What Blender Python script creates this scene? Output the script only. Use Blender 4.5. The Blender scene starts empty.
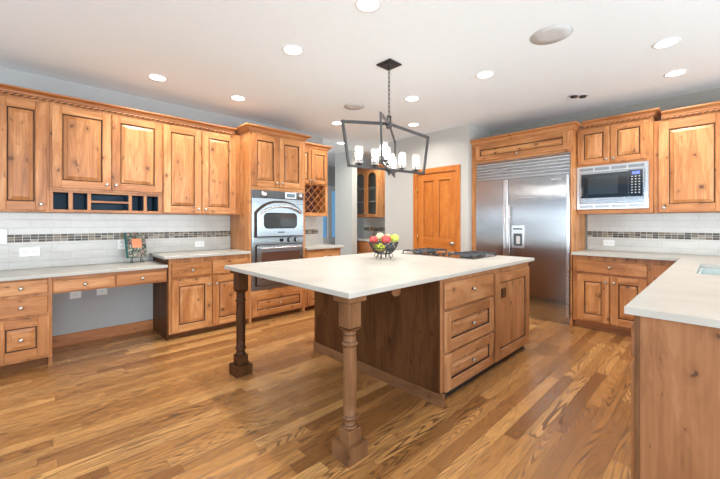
import bpy, bmesh, math, random
from mathutils import Vector, Matrix
random.seed(7)
S = bpy.context.scene
COL = S.collection
PI = math.pi

# ------------------------------------------------------------------ camera
AZ = math.radians(46.33)                      # heading of the lens measured from the left wall's direction
cam_d = bpy.data.cameras.new('camera')
cam = bpy.data.objects.new('camera', cam_d)
COL.objects.link(cam)
cam.location = (0, 0, 1.28)
cam.rotation_euler = (PI/2, 0, AZ - PI/2)
cam_d.sensor_width = 36
cam_d.lens = 345.15/720*36
cam_d.shift_y = -17.34/720
cam_d.clip_start = 0.05
S.camera = cam

# ------------------------------------------------------------------ world, daylight, exposure
W = bpy.data.worlds.new('sky')
S.world = W
W.use_nodes = True
bgn = W.node_tree.nodes['Background']
bgn.inputs[0].default_value = (0.20, 0.45, 0.78, 1)
bgn.inputs[1].default_value = 1.0
S.view_settings.view_transform = 'Standard'
S.view_settings.look = 'None'
S.view_settings.gamma = 1
S.view_settings.exposure = -0.26


def area_light(name, loc, rot, sx, sy, power, color):
    d = bpy.data.lights.new(name, 'AREA')
    d.shape = 'RECTANGLE'
    d.size = sx
    d.size_y = sy
    d.energy = power
    d.color = color
    o = bpy.data.objects.new(name, d)
    COL.objects.link(o)
    o.location = loc
    o.rotation_euler = rot
    return o


# daylight entering by the big windows behind and beside the camera, then two added fill lights
area_light('window_daylight_south', (1.2, -3.55, 1.30), (PI/2+0.60, 0, 0), 6.0, 1.7, 450, (0.87, 0.945, 1.0))
area_light('window_daylight_west', (-3.55, 0.2, 1.20), (PI/2+0.65, 0, -PI/2), 4.0, 1.4, 200, (0.87, 0.945, 1.0))
area_light('hall_fill_light', (1.56, 6.0, 1.5), (PI/2, 0, -PI/2), 1.8, 1.8, 55, (0.80, 0.92, 1.0))  # added fill at the solid side wall, brightens far wall and niche
area_light('fridge_band_light', (-2.2, 4.84, 1.55), (PI/2, 0, PI), 2.25, 0.34, 14, (0.86, 0.94, 1.0))  # added strip, out of view, for the bright band in the refrigerator steel
DOWN_W = 15
BULB = 45


# ------------------------------------------------------------------ materials
class NT:
    def __init__(s, m):
        m.use_nodes = True
        s.t = m.node_tree
        s.b = s.t.nodes['Principled BSDF']

    def n(s, typ, **kw):
        x = s.t.nodes.new(typ)
        for k, v in kw.items():
            setattr(x, k, v)
        return x

    def set(s, sock, v):
        if isinstance(v, bpy.types.NodeSocket):
            s.t.links.new(v, sock)
        else:
            sock.default_value = v

    def math(s, op, a, b=0.0, c=0.0):
        x = s.n('ShaderNodeMath', operation=op)
        s.set(x.inputs[0], a)
        s.set(x.inputs[1], b)
        s.set(x.inputs[2], c)
        return x.outputs[0]

    def vec(s, x, y, z):
        c = s.n('ShaderNodeCombineXYZ')
        for i, v in enumerate((x, y, z)):
            s.set(c.inputs[i], v)
        return c.outputs[0]

    def noise(s, v, scale, detail=3, rough=0.55, dist=0.0):
        x = s.n('ShaderNodeTexNoise')
        s.set(x.inputs['Vector'], v)
        x.inputs['Scale'].default_value = scale
        x.inputs['Detail'].default_value = detail
        x.inputs['Roughness'].default_value = rough
        x.inputs['Distortion'].default_value = dist
        return x.outputs[0]

    def ramp(s, f, stops):
        x = s.n('ShaderNodeValToRGB')
        s.set(x.inputs[0], f)
        e = x.color_ramp.elements
        while len(e) < len(stops):
            e.new(0.5)
        for el, (p, c) in zip(e, stops):
            el.position = p
            el.color = (*c, 1) if len(c) == 3 else c
        return x.outputs[0]

    def mix(s, f, a, b, mode='MIX'):
        x = s.n('ShaderNodeMix', data_type='RGBA', blend_type=mode)
        s.set(x.inputs[0], f)
        s.set(x.inputs[6], a if isinstance(a, bpy.types.NodeSocket) else (*a, 1))
        s.set(x.inputs[7], b if isinstance(b, bpy.types.NodeSocket) else (*b, 1))
        return x.outputs[2]

    def bump(s, h, strength=0.2, dist=0.002):
        x = s.n('ShaderNodeBump')
        x.inputs['Strength'].default_value = strength
        x.inputs['Distance'].default_value = dist
        s.set(x.inputs['Height'], h)
        s.t.links.new(x.outputs[0], s.b.inputs['Normal'])

    def xyz(s):
        tc = s.n('ShaderNodeTexCoord')
        sp = s.n('ShaderNodeSeparateXYZ')
        s.t.links.new(tc.outputs['Object'], sp.inputs[0])
        return sp.outputs[0], sp.outputs[1], sp.outputs[2]

    def rnd(s):
        return s.n('ShaderNodeObjectInfo').outputs['Random']


M = {}


def plain(name, col, rough=0.5, metal=0.0, spec=0.5, **kw):
    m = bpy.data.materials.new(name)
    t = NT(m)
    # a whisper of surface variation keeps plain finishes from reading as plastic
    x, y, z = t.xyz()
    n = t.noise(t.vec(x, y, z), kw.pop('nscale', 25), 3)
    amt = kw.pop('var', 0.06)
    lo = tuple(c*(1-amt) for c in col)
    hi = tuple(min(1, c*(1+amt)) for c in col)
    t.set(t.b.inputs['Base Color'], t.ramp(n, [(0.3, lo), (0.7, hi)]))
    t.b.inputs['Roughness'].default_value = rough
    t.b.inputs['Metallic'].default_value = metal
    t.b.inputs['Specular IOR Level'].default_value = spec
    for k, v in kw.items():
        t.b.inputs[k].default_value = v
    M[name] = m
    return m


def emit(name, col, strength):
    m = bpy.data.materials.new(name)
    t = NT(m)
    t.b.inputs['Base Color'].default_value = (*col, 1)
    t.b.inputs['Emission Color'].default_value = (*col, 1)
    t.b.inputs['Emission Strength'].default_value = strength
    M[name] = m


def wood(name, axis, dark, mid, light, knots=1.0, rough=0.38, contour=0.25, spec=0.45):
    m = bpy.data.materials.new(name)
    t = NT(m)
    x, y, z = t.xyz()
    r = t.rnd()
    ax = {'x': (x, y, z), 'y': (y, x, z), 'z': (z, x, y)}[axis]
    off = t.math('MULTIPLY', r, 43.0)
    g = t.math('ADD', ax[0], off)                       # along the grain
    a = t.math('ADD', ax[1], t.math('MULTIPLY', r, 17.0))
    b = ax[2]
    broad = t.noise(t.vec(t.math('MULTIPLY', g, 0.9), t.math('MULTIPLY', a, 5.0), t.math('MULTIPLY', b, 5.0)), 1.6, 3, 0.6, 0.6)
    fine = t.noise(t.vec(t.math('MULTIPLY', g, 3.0), t.math('MULTIPLY', a, 70.0), t.math('MULTIPLY', b, 70.0)), 1.0, 3, 0.6)
    rings = t.math('SINE', t.math('MULTIPLY', broad, 60.0))
    v = t.math('ADD', t.math('MULTIPLY', broad, 0.75), t.math('MULTIPLY', fine, 0.30))
    v = t.math('ADD', v, t.math('MULTIPLY', rings, 0.09*contour))
    v = t.math('ADD', v, t.math('MULTIPLY', t.math('SUBTRACT', r, 0.5), 0.12))
    c = t.ramp(v, [(0.33, dark), (0.52, mid), (0.72, light)])
    if knots:
        vo = t.n('ShaderNodeTexVoronoi', feature='F1', voronoi_dimensions='2D')
        wob = t.noise(t.vec(a, b, g), 14, 2)
        t.set(vo.inputs['Vector'], t.vec(t.math('MULTIPLY', g, 5.5), t.math('ADD', t.math('MULTIPLY', t.math('ADD', a, b), 8.5), t.math('ADD', t.math('MULTIPLY', wob, 0.7), t.math('MULTIPLY', r, 50.0))), 0.0))
        vo.inputs['Scale'].default_value = 1.0
        sp = t.n('ShaderNodeSeparateColor')
        t.t.links.new(vo.outputs['Color'], sp.inputs[0])
        rad = t.math('MULTIPLY', t.math('SUBTRACT', sp.outputs[0], 0.62), 0.42*knots)
        k = t.math('DIVIDE', vo.outputs['Distance'], t.math('MAXIMUM', rad, 0.001))
        c = t.mix(t.ramp(k, [(0.45, (1, 1, 1)), (1.0, (0, 0, 0))]), c, tuple(q*0.22 for q in dark))
        halo = t.ramp(t.math('DIVIDE', vo.outputs['Distance'], t.math('MAXIMUM', t.math('MULTIPLY', rad, 3.2), 0.001)), [(0.2, (1, 1, 1)), (1.0, (0, 0, 0))])
        c = t.mix(t.math('MULTIPLY', halo, 0.45), c, tuple(q*0.75 for q in dark))
        # short dark mineral cracks along the grain
        vc = t.n('ShaderNodeTexVoronoi', feature='F1', voronoi_dimensions='2D')
        t.set(vc.inputs['Vector'], t.vec(t.math('MULTIPLY', g, 5.0), t.math('ADD', t.math('MULTIPLY', t.math('ADD', t.math('ADD', a, b), t.math('MULTIPLY', wob, 0.05)), 26.0), t.math('MULTIPLY', r, 80.0)), 0.0))
        vc.inputs['Scale'].default_value = 1.0
        sc = t.n('ShaderNodeSeparateColor')
        t.t.links.new(vc.outputs['Color'], sc.inputs[0])
        rc = t.math('MULTIPLY', t.math('SUBTRACT', sc.outputs[1], 0.86), 1.3*knots)
        kc = t.math('DIVIDE', vc.outputs['Distance'], t.math('MAXIMUM', rc, 0.001))
        c = t.mix(t.math('MULTIPLY', t.ramp(kc, [(0.5, (1, 1, 1)), (1.0, (0, 0, 0))]), 0.75), c, tuple(q*0.3 for q in dark))
    t.set(t.b.inputs['Base Color'], c)
    t.b.inputs['Roughness'].default_value = rough
    t.b.inputs['Specular IOR Level'].default_value = spec
    t.bump(fine, 0.05, 0.001)
    M[name] = m


AL = ((0.29, 0.104, 0.030), (0.46, 0.184, 0.058), (0.64, 0.320, 0.128))
for ax_ in 'xyz':
    wood('alder_'+ax_, ax_, *AL)
IS = ((0.25, 0.100, 0.036), (0.38, 0.170, 0.070), (0.53, 0.275, 0.128))
for ax_ in 'xyz':
    wood('island_alder_'+ax_, ax_, *IS, knots=0.8)
DK = ((0.042, 0.014, 0.004), (0.078, 0.029, 0.009), (0.125, 0.052, 0.018))  # dark alder with the shade of overhang and kneehole put into its colour
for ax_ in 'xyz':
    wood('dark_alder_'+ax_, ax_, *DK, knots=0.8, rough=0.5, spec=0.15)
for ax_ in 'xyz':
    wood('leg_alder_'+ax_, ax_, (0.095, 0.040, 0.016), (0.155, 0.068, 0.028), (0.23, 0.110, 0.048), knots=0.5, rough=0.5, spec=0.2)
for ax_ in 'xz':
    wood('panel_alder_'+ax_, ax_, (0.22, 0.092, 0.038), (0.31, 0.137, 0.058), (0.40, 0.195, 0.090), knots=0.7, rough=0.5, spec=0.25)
for ax_ in 'xyz':
    wood('fir_'+ax_, ax_, (0.38, 0.110, 0.016), (0.50, 0.155, 0.026), (0.60, 0.21, 0.042), knots=0, contour=0.6)
for ax_ in 'xyz':
    wood('crown_alder_'+ax_, ax_, (0.30, 0.10, 0.032), (0.44, 0.17, 0.058), (0.54, 0.24, 0.09), knots=0.4)

plain('glaze', (0.045, 0.022, 0.012), 0.6)
plain('toe_wood', (0.16, 0.062, 0.022), 0.6, spec=0.15)
plain('wall_paint', (0.49, 0.478, 0.445), 0.85, var=0.015)
plain('grey_paint', (0.43, 0.435, 0.43), 0.85, var=0.015)
plain('ceiling_paint', (0.84, 0.91, 0.95), 0.9, var=0.01)
plain('nickel', (0.55, 0.53, 0.50), 0.28, 1.0)
plain('taupe_paint', (0.31, 0.30, 0.265), 0.85, var=0.015)
plain('white_plastic', (0.82, 0.82, 0.80), 0.4, var=0.02)
plain('grey_plastic', (0.50, 0.50, 0.50), 0.5)
plain('black_iron', (0.025, 0.026, 0.028), 0.5)
plain('grate_iron', (0.035, 0.040, 0.048), 0.38)
plain('graphite_metal', (0.045, 0.045, 0.046), 0.5, 0.3)
plain('black_glass', (0.012, 0.014, 0.016), 0.06, spec=0.8)
plain('oven_glass', (0.030, 0.036, 0.040), 0.05, spec=0.9)
plain('brown_reflection_glass', (0.10, 0.05, 0.035), 0.08, spec=0.9)  # dark oven glass, a red-brown reflection put into its colour
plain('slate_panel', (0.075, 0.085, 0.090), 0.35)
plain('dark_recess', (0.02, 0.03, 0.045), 0.7)
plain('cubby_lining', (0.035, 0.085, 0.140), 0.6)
plain('white_trim', (0.80, 0.81, 0.82), 0.5)
plain('brass', (0.55, 0.32, 0.12), 0.3, 1.0)
plain('speaker_mesh', (0.56, 0.57, 0.57), 0.9)
plain('teal_cloth', (0.01, 0.13, 0.12), 0.6)
plain('orange_card', (0.85, 0.28, 0.13), 0.6)
plain('paper', (0.75, 0.70, 0.60), 0.8)
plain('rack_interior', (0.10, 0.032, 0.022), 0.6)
plain('sink_white', (0.50, 0.56, 0.55), 0.25)
plain('shelf_interior', (0.42, 0.41, 0.38), 0.7)
plain('tray_steel', (0.50, 0.44, 0.40), 0.16, 1.0)
emit('lamp_lens', (1.0, 0.97, 0.92), 6)
emit('bulb_glow', (1.0, 0.95, 0.88), BULB)
emit('blue_display', (0.10, 0.14, 0.85), 1.2)
emit('pale_display', (0.10, 0.16, 0.20), 0.4)


def steel(name, col, rough, axis):
    m = bpy.data.materials.new(name)
    t = NT(m)
    x, y, z = t.xyz()
    v = t.vec(t.math('MULTIPLY', x, 2 if axis == 'x' else 220), t.math('MULTIPLY', y, 3), t.math('MULTIPLY', z, 220 if axis == 'x' else 2))
    n = t.noise(v, 1.0, 2)
    t.set(t.b.inputs['Base Color'], t.ramp(n, [(0.3, tuple(c*0.92 for c in col)), (0.7, col)]))
    t.b.inputs['Metallic'].default_value = 1
    t.set(t.b.inputs['Roughness'], t.math('ADD', t.math('MULTIPLY', n, 0.05), rough-0.025))
    tg = t.n('ShaderNodeVectorTransform', vector_type='VECTOR', convert_from='OBJECT', convert_to='WORLD')
    tg.inputs[0].default_value = (1, 0, 0)
    t.t.links.new(tg.outputs[0], t.b.inputs['Tangent'])
    t.b.inputs['Anisotropic'].default_value = 0.92
    M[name] = m


steel('steel', (0.50, 0.51, 0.52), 0.22, 'x')
steel('steel_bright', (0.70, 0.71, 0.72), 0.28, 'x')
steel('oven_steel', (0.40, 0.45, 0.48), 0.28, 'x')


def make_quartz():
    m = bpy.data.materials.new('quartz')
    t = NT(m)
    x, y, z = t.xyz()
    v = t.vec(x, y, z)
    w = t.noise(v, 2.2, 4, 0.6, 1.2)
    vein = t.ramp(t.math('ABSOLUTE', t.math('SUBTRACT', w, 0.5)), [(0.0, (1, 1, 1)), (0.018, (0, 0, 0))])
    c = t.ramp(t.noise(v, 5, 4), [(0.3, (0.41, 0.395, 0.355)), (0.7, (0.48, 0.47, 0.425))])
    c = t.mix(t.math('MULTIPLY', vein, 0.22), c, (0.50, 0.48, 0.44))
    t.set(t.b.inputs['Base Color'], c)
    t.b.inputs['Roughness'].default_value = 0.36
    M['quartz'] = m


make_quartz()


def make_floor():
    m = bpy.data.materials.new('oak_floor')
    t = NT(m)
    x, y, z = t.xyz()
    w = 0.0826
    L = 1.15
    yy = t.math('DIVIDE', y, w)
    row = t.math('FLOOR', yy)
    fy = t.math('FRACT', yy)
    wn = t.n('ShaderNodeTexWhiteNoise', noise_dimensions='1D')
    t.set(wn.inputs['W'], row)
    xx = t.math('DIVIDE', t.math('ADD', x, t.math('MULTIPLY', wn.outputs[0], 7.0)), L)
    seg = t.math('FLOOR', xx)
    fx = t.math('FRACT', xx)
    w2 = t.n('ShaderNodeTexWhiteNoise', noise_dimensions='2D')
    t.set(w2.inputs['Vector'], t.vec(row, seg, 0.0))
    rid = w2.outputs[0]
    sp = t.n('ShaderNodeSeparateColor')
    t.t.links.new(w2.outputs[1], sp.inputs[0])
    r2 = sp.outputs[1]
    base = t.ramp(rid, [(0.0, (0.25, 0.103, 0.030)), (0.3, (0.38, 0.172, 0.053)), (0.7, (0.49, 0.236, 0.076)), (1.0, (0.62, 0.330, 0.118))])
    # cathedral figure: contour lines of a stretched field, a different one in every board
    fld = t.noise(t.vec(t.math('MULTIPLY', x, 0.60), t.math('MULTIPLY', y, 8.5), t.math('MULTIPLY', rid, 90.0)), 1.0, 1.0, 0.40, 0.0)
    lines = t.math('SINE', t.math('MULTIPLY', fld, 210.0))
    lines = t.ramp(lines, [(0.0, (0, 0, 0)), (0.75, (1, 1, 1))])
    pore = t.noise(t.vec(t.math('MULTIPLY', x, 6.0), t.math('MULTIPLY', y, 150.0), t.math('MULTIPLY', rid, 31.0)), 1.0, 2, 0.6)
    amt = t.math('MULTIPLY', lines, t.math('MULTIPLY', t.math('ADD', t.math('MULTIPLY', r2, 0.70), 0.32), t.ramp(pore, [(0.30, (0.55, 0.55, 0.55)), (0.55, (1, 1, 1))])))
    c = t.mix(t.math('MULTIPLY', amt, 0.96), base, (0.075, 0.032, 0.013))
    c = t.mix(t.ramp(pore, [(0.46, (0, 0, 0)), (0.70, (0.55, 0.55, 0.55))]), c, (0.17, 0.08, 0.035))
    edge = t.math('MINIMUM', fy, t.math('SUBTRACT', 1.0, fy))
    ed = t.math('MULTIPLY', t.math('MINIMUM', fx, t.math('SUBTRACT', 1.0, fx)), L/w)
    gap = t.ramp(t.math('MINIMUM', edge, ed), [(0.006, (1, 1, 1)), (0.022, (0, 0, 0))])
    c = t.mix(t.math('MULTIPLY', gap, 0.65), c, (0.075, 0.033, 0.014))
    t.set(t.b.inputs['Base Color'], c)
    t.set(t.b.inputs['Roughness'], t.math('ADD', t.math('MULTIPLY', amt, 0.12), 0.24))
    t.b.inputs['Specular IOR Level'].default_value = 0.5
    t.bump(t.math('SUBTRACT', 1.0, t.math('ADD', gap, t.math('MULTIPLY', amt, 0.25))), 0.25, 0.001)
    M['oak_floor'] = m


make_floor()


def make_tile():
    m = bpy.data.materials.new('subway_tile')
    t = NT(m)
    x, y, z = t.xyz()
    b = t.n('ShaderNodeTexBrick', offset=0.5, squash=1.0)
    t.set(b.inputs['Vector'], t.vec(x, t.math('ADD', z, 0.0), 0.0))
    b.inputs['Scale'].default_value = 1.0
    b.inputs['Color1'].default_value = (0.47, 0.452, 0.41, 1)
    b.inputs['Color2'].default_value = (0.54, 0.522, 0.478, 1)
    b.inputs['Mortar'].default_value = (0.40, 0.385, 0.35, 1)
    b.inputs['Mortar Size'].default_value = 0.003
    b.inputs['Mortar Smooth'].default_value = 0.3
    b.inputs['Brick Width'].default_value = 0.305
    b.inputs['Row Height'].default_value = 0.0815
    w = t.noise(t.vec(x, y, z), 9, 3)
    c = t.mix(0.35, b.outputs[0], t.ramp(w, [(0.3, (0.47, 0.455, 0.42)), (0.7, (0.60, 0.585, 0.55))]))
    t.set(t.b.inputs['Base Color'], c)
    t.b.inputs['Roughness'].default_value = 0.18
    h = t.math('ADD', t.math('MULTIPLY', b.outputs['Fac'], -0.6), t.math('MULTIPLY', t.noise(t.vec(x, y, z), 14, 1), 0.6))
    t.bump(h, 0.35, 0.004)
    M['subway_tile'] = m
    m = bpy.data.materials.new('mosaic_glass')
    t = NT(m)
    x, y, z = t.xyz()
    bw, bh = 0.056, 0.02583
    zr = t.math('DIVIDE', t.math('SUBTRACT', z, 1.0835), bh)
    row = t.math('FLOOR', zr)
    xr = t.math('DIVIDE', t.math('ADD', x, 0.0), bw)
    colm = t.math('FLOOR', xr)
    wn = t.n('ShaderNodeTexWhiteNoise', noise_dimensions='2D')
    t.set(wn.inputs['Vector'], t.vec(row, colm, 0.0))
    c = t.ramp(wn.outputs[0], [(0.0, (0.030, 0.024, 0.018)), (0.25, (0.095, 0.068, 0.045)), (0.45, (0.23, 0.175, 0.12)), (0.58, (0.055, 0.055, 0.052)), (0.72, (0.15, 0.105, 0.07)), (0.88, (0.30, 0.275, 0.23)), (1.0, (0.045, 0.048, 0.05))]
             )
    fx = t.math('FRACT', xr)
    fz = t.math('FRACT', zr)
    e1 = t.math('MULTIPLY', t.math('MINIMUM', fx, t.math('SUBTRACT', 1.0, fx)), bw)
    e2 = t.math('MULTIPLY', t.math('MINIMUM', fz, t.math('SUBTRACT', 1.0, fz)), bh)
    g = t.ramp(t.math('MULTIPLY', t.math('MINIMUM', e1, e2), 100.0), [(0.16, (1, 1, 1)), (0.24, (0, 0, 0))])
    c = t.mix(g, c, (0.46, 0.43, 0.37))
    t.set(t.b.inputs['Base Color'], c)
    t.b.inputs['Roughness'].default_value = 0.3
    t.b.inputs['Specular IOR Level'].default_value = 0.3
    M['mosaic_glass'] = m


make_tile()


def make_glass(name, tint, refl):
    m = bpy.data.materials.new(name)
    m.use_nodes = True
    nt = m.node_tree
    nt.nodes.clear()
    o = nt.nodes.new('ShaderNodeOutputMaterial')
    mx = nt.nodes.new('ShaderNodeMixShader')
    tr = nt.nodes.new('ShaderNodeBsdfTransparent')
    gl = nt.nodes.new('ShaderNodeBsdfGlossy')
    tr.inputs[0].default_value = (*tint, 1)
    gl.inputs['Roughness'].default_value = 0.04
    lw = nt.nodes.new('ShaderNodeLayerWeight')
    lw.inputs[0].default_value = refl
    nt.links.new(lw.outputs['Fresnel'], mx.inputs[0])
    nt.links.new(tr.outputs[0], mx.inputs[1])
    nt.links.new(gl.outputs[0], mx.inputs[2])
    nt.links.new(mx.outputs[0], o.inputs[0])
    M[name] = m


make_glass('clear_glass', (0.93, 0.95, 0.95), 0.25)
make_glass('cabinet_glass', (0.80, 0.84, 0.86), 0.35)


def make_shade():
    m = bpy.data.materials.new('seeded_glass')
    m.use_nodes = True
    nt = m.node_tree
    nt.nodes.clear()
    o = nt.nodes.new('ShaderNodeOutputMaterial')
    mx = nt.nodes.new('ShaderNodeMixShader')
    tr = nt.nodes.new('ShaderNodeBsdfTransparent')
    tl = nt.nodes.new('ShaderNodeBsdfTranslucent')
    tl.inputs[0].default_value = (0.95, 0.95, 0.95, 1)
    mx.inputs[0].default_value = 0.13
    nt.links.new(tr.outputs[0], mx.inputs[1])
    nt.links.new(tl.outputs[0], mx.inputs[2])
    nt.links.new(mx.outputs[0], o.inputs[0])
    M['seeded_glass'] = m


make_shade()


def make_cover():
    m = bpy.data.materials.new('floral_cover')
    t = NT(m)
    x, y, z = t.xyz()
    vo = t.n('ShaderNodeTexVoronoi', feature='F1')
    t.set(vo.inputs['Vector'], t.vec(x, z, t.noise(t.vec(x, y, z), 30, 2)))
    vo.inputs['Scale'].default_value = 34
    sp = t.n('ShaderNodeSeparateColor')
    t.t.links.new(vo.outputs['Color'], sp.inputs[0])
    c = t.ramp(sp.outputs[0], [(0.0, (0.012, 0.012, 0.012)), (0.50, (0.012, 0.012, 0.012)), (0.51, (0.50, 0.43, 0.32)), (0.62, (0.01, 0.13, 0.10)), (0.76, (0.42, 0.17, 0.16)), (0.84, (0.30, 0.36, 0.26)), (0.93, (0.12, 0.04, 0.04))])
    c.node.color_ramp.interpolation = 'CONSTANT'
    t.set(t.b.inputs['Base Color'], c)
    t.b.inputs['Roughness'].default_value = 0.45
    M['floral_cover'] = m


make_cover()


def fruit_mat(name, a, b, rough=0.35):
    m = bpy.data.materials.new(name)
    t = NT(m)
    x, y, z = t.xyz()
    n = t.noise(t.vec(x, y, t.math('MULTIPLY', z, 0.5)), 22, 3, 0.6)
    t.set(t.b.inputs['Base Color'], t.ramp(n, [(0.35, a), (0.65, b)]))
    t.b.inputs['Roughness'].default_value = rough
    M[name] = m


fruit_mat('red_skin', (0.42, 0.02, 0.03), (0.62, 0.10, 0.08))
fruit_mat('green_skin', (0.42, 0.55, 0.05), (0.56, 0.66, 0.13))
fruit_mat('lime_skin', (0.38, 0.50, 0.02), (0.62, 0.62, 0.05))
fruit_mat('pale_skin', (0.62, 0.62, 0.30), (0.70, 0.66, 0.42))
fruit_mat('peach_skin', (0.70, 0.42, 0.18), (0.72, 0.56, 0.30))
plain('stem_brown', (0.08, 0.05, 0.025), 0.8)


# ------------------------------------------------------------------ mesh helpers
class MB:
    """collects shapes into one mesh"""
    def __init__(s):
        s.bm = bmesh.new()
        s.mats = []

    def mi(s, mat):
        if mat not in s.mats:
            s.mats.append(mat)
        return s.mats.index(mat)

    def face(s, vs, mat, smooth=False):
        try:
            f = s.bm.faces.new(vs)
        except ValueError:
            return None
        f.material_index = s.mi(mat)
        f.smooth = smooth
        return f

    def quad(s, pts, mat, smooth=False):
        return s.face([s.bm.verts.new(p) for p in pts], mat, smooth)

    def box(s, x0, x1, y0, y1, z0, z1, mat, c=0.0):
        if x0 > x1: x0, x1 = x1, x0
        if y0 > y1: y0, y1 = y1, y0
        if z0 > z1: z0, z1 = z1, z0
        X = (x0, x1); Y = (y0, y1); Z = (z0, z1)
        if c <= 0:
            v = [[[s.bm.verts.new((X[i], Y[j], Z[k])) for k in (0, 1)] for j in (0, 1)] for i in (0, 1)]
            for q in ((v[0][0][0], v[0][1][0], v[1][1][0], v[1][0][0]), (v[0][0][1], v[1][0][1], v[1][1][1], v[0][1][1]),
                      (v[0][0][0], v[1][0][0], v[1][0][1], v[0][0][1]), (v[1][1][0], v[0][1][0], v[0][1][1], v[1][1][1]),
                      (v[0][1][0], v[0][0][0], v[0][0][1], v[0][1][1]), (v[1][0][0], v[1][1][0], v[1][1][1], v[1][0][1])):
                s.face(q, mat)
            return
        c = min(c, (x1-x0)*0.45, (y1-y0)*0.45, (z1-z0)*0.45)
        V = {}
        for i in (0, 1):
            for j in (0, 1):
                for k in (0, 1):
                    p = (X[i], Y[j], Z[k])
                    sg = (1 if i == 0 else -1, 1 if j == 0 else -1, 1 if k == 0 else -1)
                    for a in range(3):
                        q = [p[b] + (0 if b == a else sg[b]*c) for b in range(3)]
                        V[i, j, k, a] = s.bm.verts.new(q)
        new = []
        for a in range(3):
            b, d = [(1, 2), (2, 0), (0, 1)][a]
            for e in (0, 1):
                ring = []
                for (u, w) in ((0, 0), (1, 0), (1, 1), (0, 1)):
                    idx = [0, 0, 0]; idx[a] = e; idx[b] = u; idx[d] = w
                    ring.append(V[(*idx, a)])
                if e == 0: ring.reverse()
                new.append(s.face(ring, mat))
        for a in range(3):
            b, d = [(1, 2), (2, 0), (0, 1)][a]
            for u in (0, 1):
                for w in (0, 1):
                    i0 = [0, 0, 0]; i1 = [0, 0, 0]
                    i0[a] = 0; i1[a] = 1
                    i0[b] = i1[b] = u; i0[d] = i1[d] = w
                    new.append(s.face([V[(*i0, b)], V[(*i1, b)], V[(*i1, d)], V[(*i0, d)]], mat))
        for i in (0, 1):
            for j in (0, 1):
                for k in (0, 1):
                    new.append(s.face([V[i, j, k, 0], V[i, j, k, 1], V[i, j, k, 2]], mat))
        bmesh.ops.recalc_face_normals(s.bm, faces=[f for f in new if f])

    def prism(s, poly, y0, y1, mat, side=None):
        """poly in (x, z), pushed from y0 (front) to y1"""
        a = [s.bm.verts.new((p[0], y0, p[1])) for p in poly]
        b = [s.bm.verts.new((p[0], y1, p[1])) for p in poly]
        fs = [s.face(a, mat), s.face(list(reversed(b)), mat)]
        for i in range(len(poly)):
            j = (i+1) % len(poly)
            fs.append(s.face([a[j], a[i], b[i], b[j]], side or mat))
        bmesh.ops.recalc_face_normals(s.bm, faces=[f for f in fs if f])

    def band(s, outer, inner, y0, y1, mat):
        """closed band between two loops of the same length, in (x, z)"""
        n = len(outer)
        o0 = [s.bm.verts.new((p[0], y0, p[1])) for p in outer]
        i0 = [s.bm.verts.new((p[0], y0, p[1])) for p in inner]
        o1 = [s.bm.verts.new((p[0], y1, p[1])) for p in outer]
        i1 = [s.bm.verts.new((p[0], y1, p[1])) for p in inner]
        fs = []
        for k in range(n):
            j = (k+1) % n
            fs += [s.face([o0[k], o0[j], i0[j], i0[k]], mat), s.face([o0[j], o0[k], o1[k], o1[j]], mat),
                   s.face([i0[k], i0[j], i1[j], i1[k]], mat), s.face([o1[k], i1[k], i1[j], o1[j]], mat)]
        bmesh.ops.recalc_face_normals(s.bm, faces=[f for f in fs if f])

    def lathe(s, prof, c, mat, axis='z', n=20, smooth=True):
        """prof: (radius, height) along the axis, from c"""
        rings = []
        for r, h in prof:
            ring = []
            for k in range(n):
                t = 2*PI*k/n
                a, b = r*math.cos(t), r*math.sin(t)
                p = {'z': (a, b, h), '-y': (a, -h, b), 'x': (h, a, b)}[axis]
                ring.append(s.bm.verts.new((c[0]+p[0], c[1]+p[1], c[2]+p[2])))
            rings.append(ring)
        fs = []
        for q in range(len(rings)-1):
            for k in range(n):
                fs.append(s.face([rings[q][k], rings[q][(k+1) % n], rings[q+1][(k+1) % n], rings[q+1][k]], mat, smooth))
        fs.append(s.face(list(reversed(rings[0])), mat))
        fs.append(s.face(rings[-1], mat))
        bmesh.ops.recalc_face_normals(s.bm, faces=[f for f in fs if f])

    def tube(s, pts, r, mat, n=8, closed=False):
        pts = [Vector(p) for p in pts]
        m = len(pts)
        rings = []
        up = None
        for i, p in enumerate(pts):
            a = pts[(i-1) % m] if (closed or i > 0) else p
            b = pts[(i+1) % m] if (closed or i < m-1) else p
            d = (b-a).normalized()
            if up is None:
                up = Vector((0, 0, 1)) if abs(d.z) < 0.9 else Vector((1, 0, 0))
            u = (up - d*up.dot(d))
            if u.length < 1e-4:
                u = d.orthogonal()
            u.normalize()
            up = u
            w = d.cross(u)
            rings.append([s.bm.verts.new(p + (u*math.cos(2*PI*k/n) + w*math.sin(2*PI*k/n))*r) for k in range(n)])
        for i in range(m if closed else m-1):
            j = (i+1) % m
            for k in range(n):
                s.face([rings[i][k], rings[i][(k+1) % n], rings[j][(k+1) % n], rings[j][k]], mat, True)
        if not closed:
            s.face(list(reversed(rings[0])), mat)
            s.face(rings[-1], mat)

    def sweep(s, path, prof, mat):
        """prof (out, z) carried along a plan path (x, y); out is to the right of travel"""
        n = len(path)
        rows = []
        for i, p in enumerate(path):
            nrm = []
            if i > 0:
                d = Vector((p[0]-path[i-1][0], p[1]-path[i-1][1])).normalized(); nrm.append(Vector((d.y, -d.x)))
            if i < n-1:
                d = Vector((path[i+1][0]-p[0], path[i+1][1]-p[1])).normalized(); nrm.append(Vector((d.y, -d.x)))
            if len(nrm) == 2:
                b = (nrm[0]+nrm[1])
                b = b/(b.dot(nrm[0]))
            else:
                b = nrm[0]
            rows.append([s.bm.verts.new((p[0]+b.x*o, p[1]+b.y*o, z)) for o, z in prof])
        fs = []
        k = len(prof)
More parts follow.
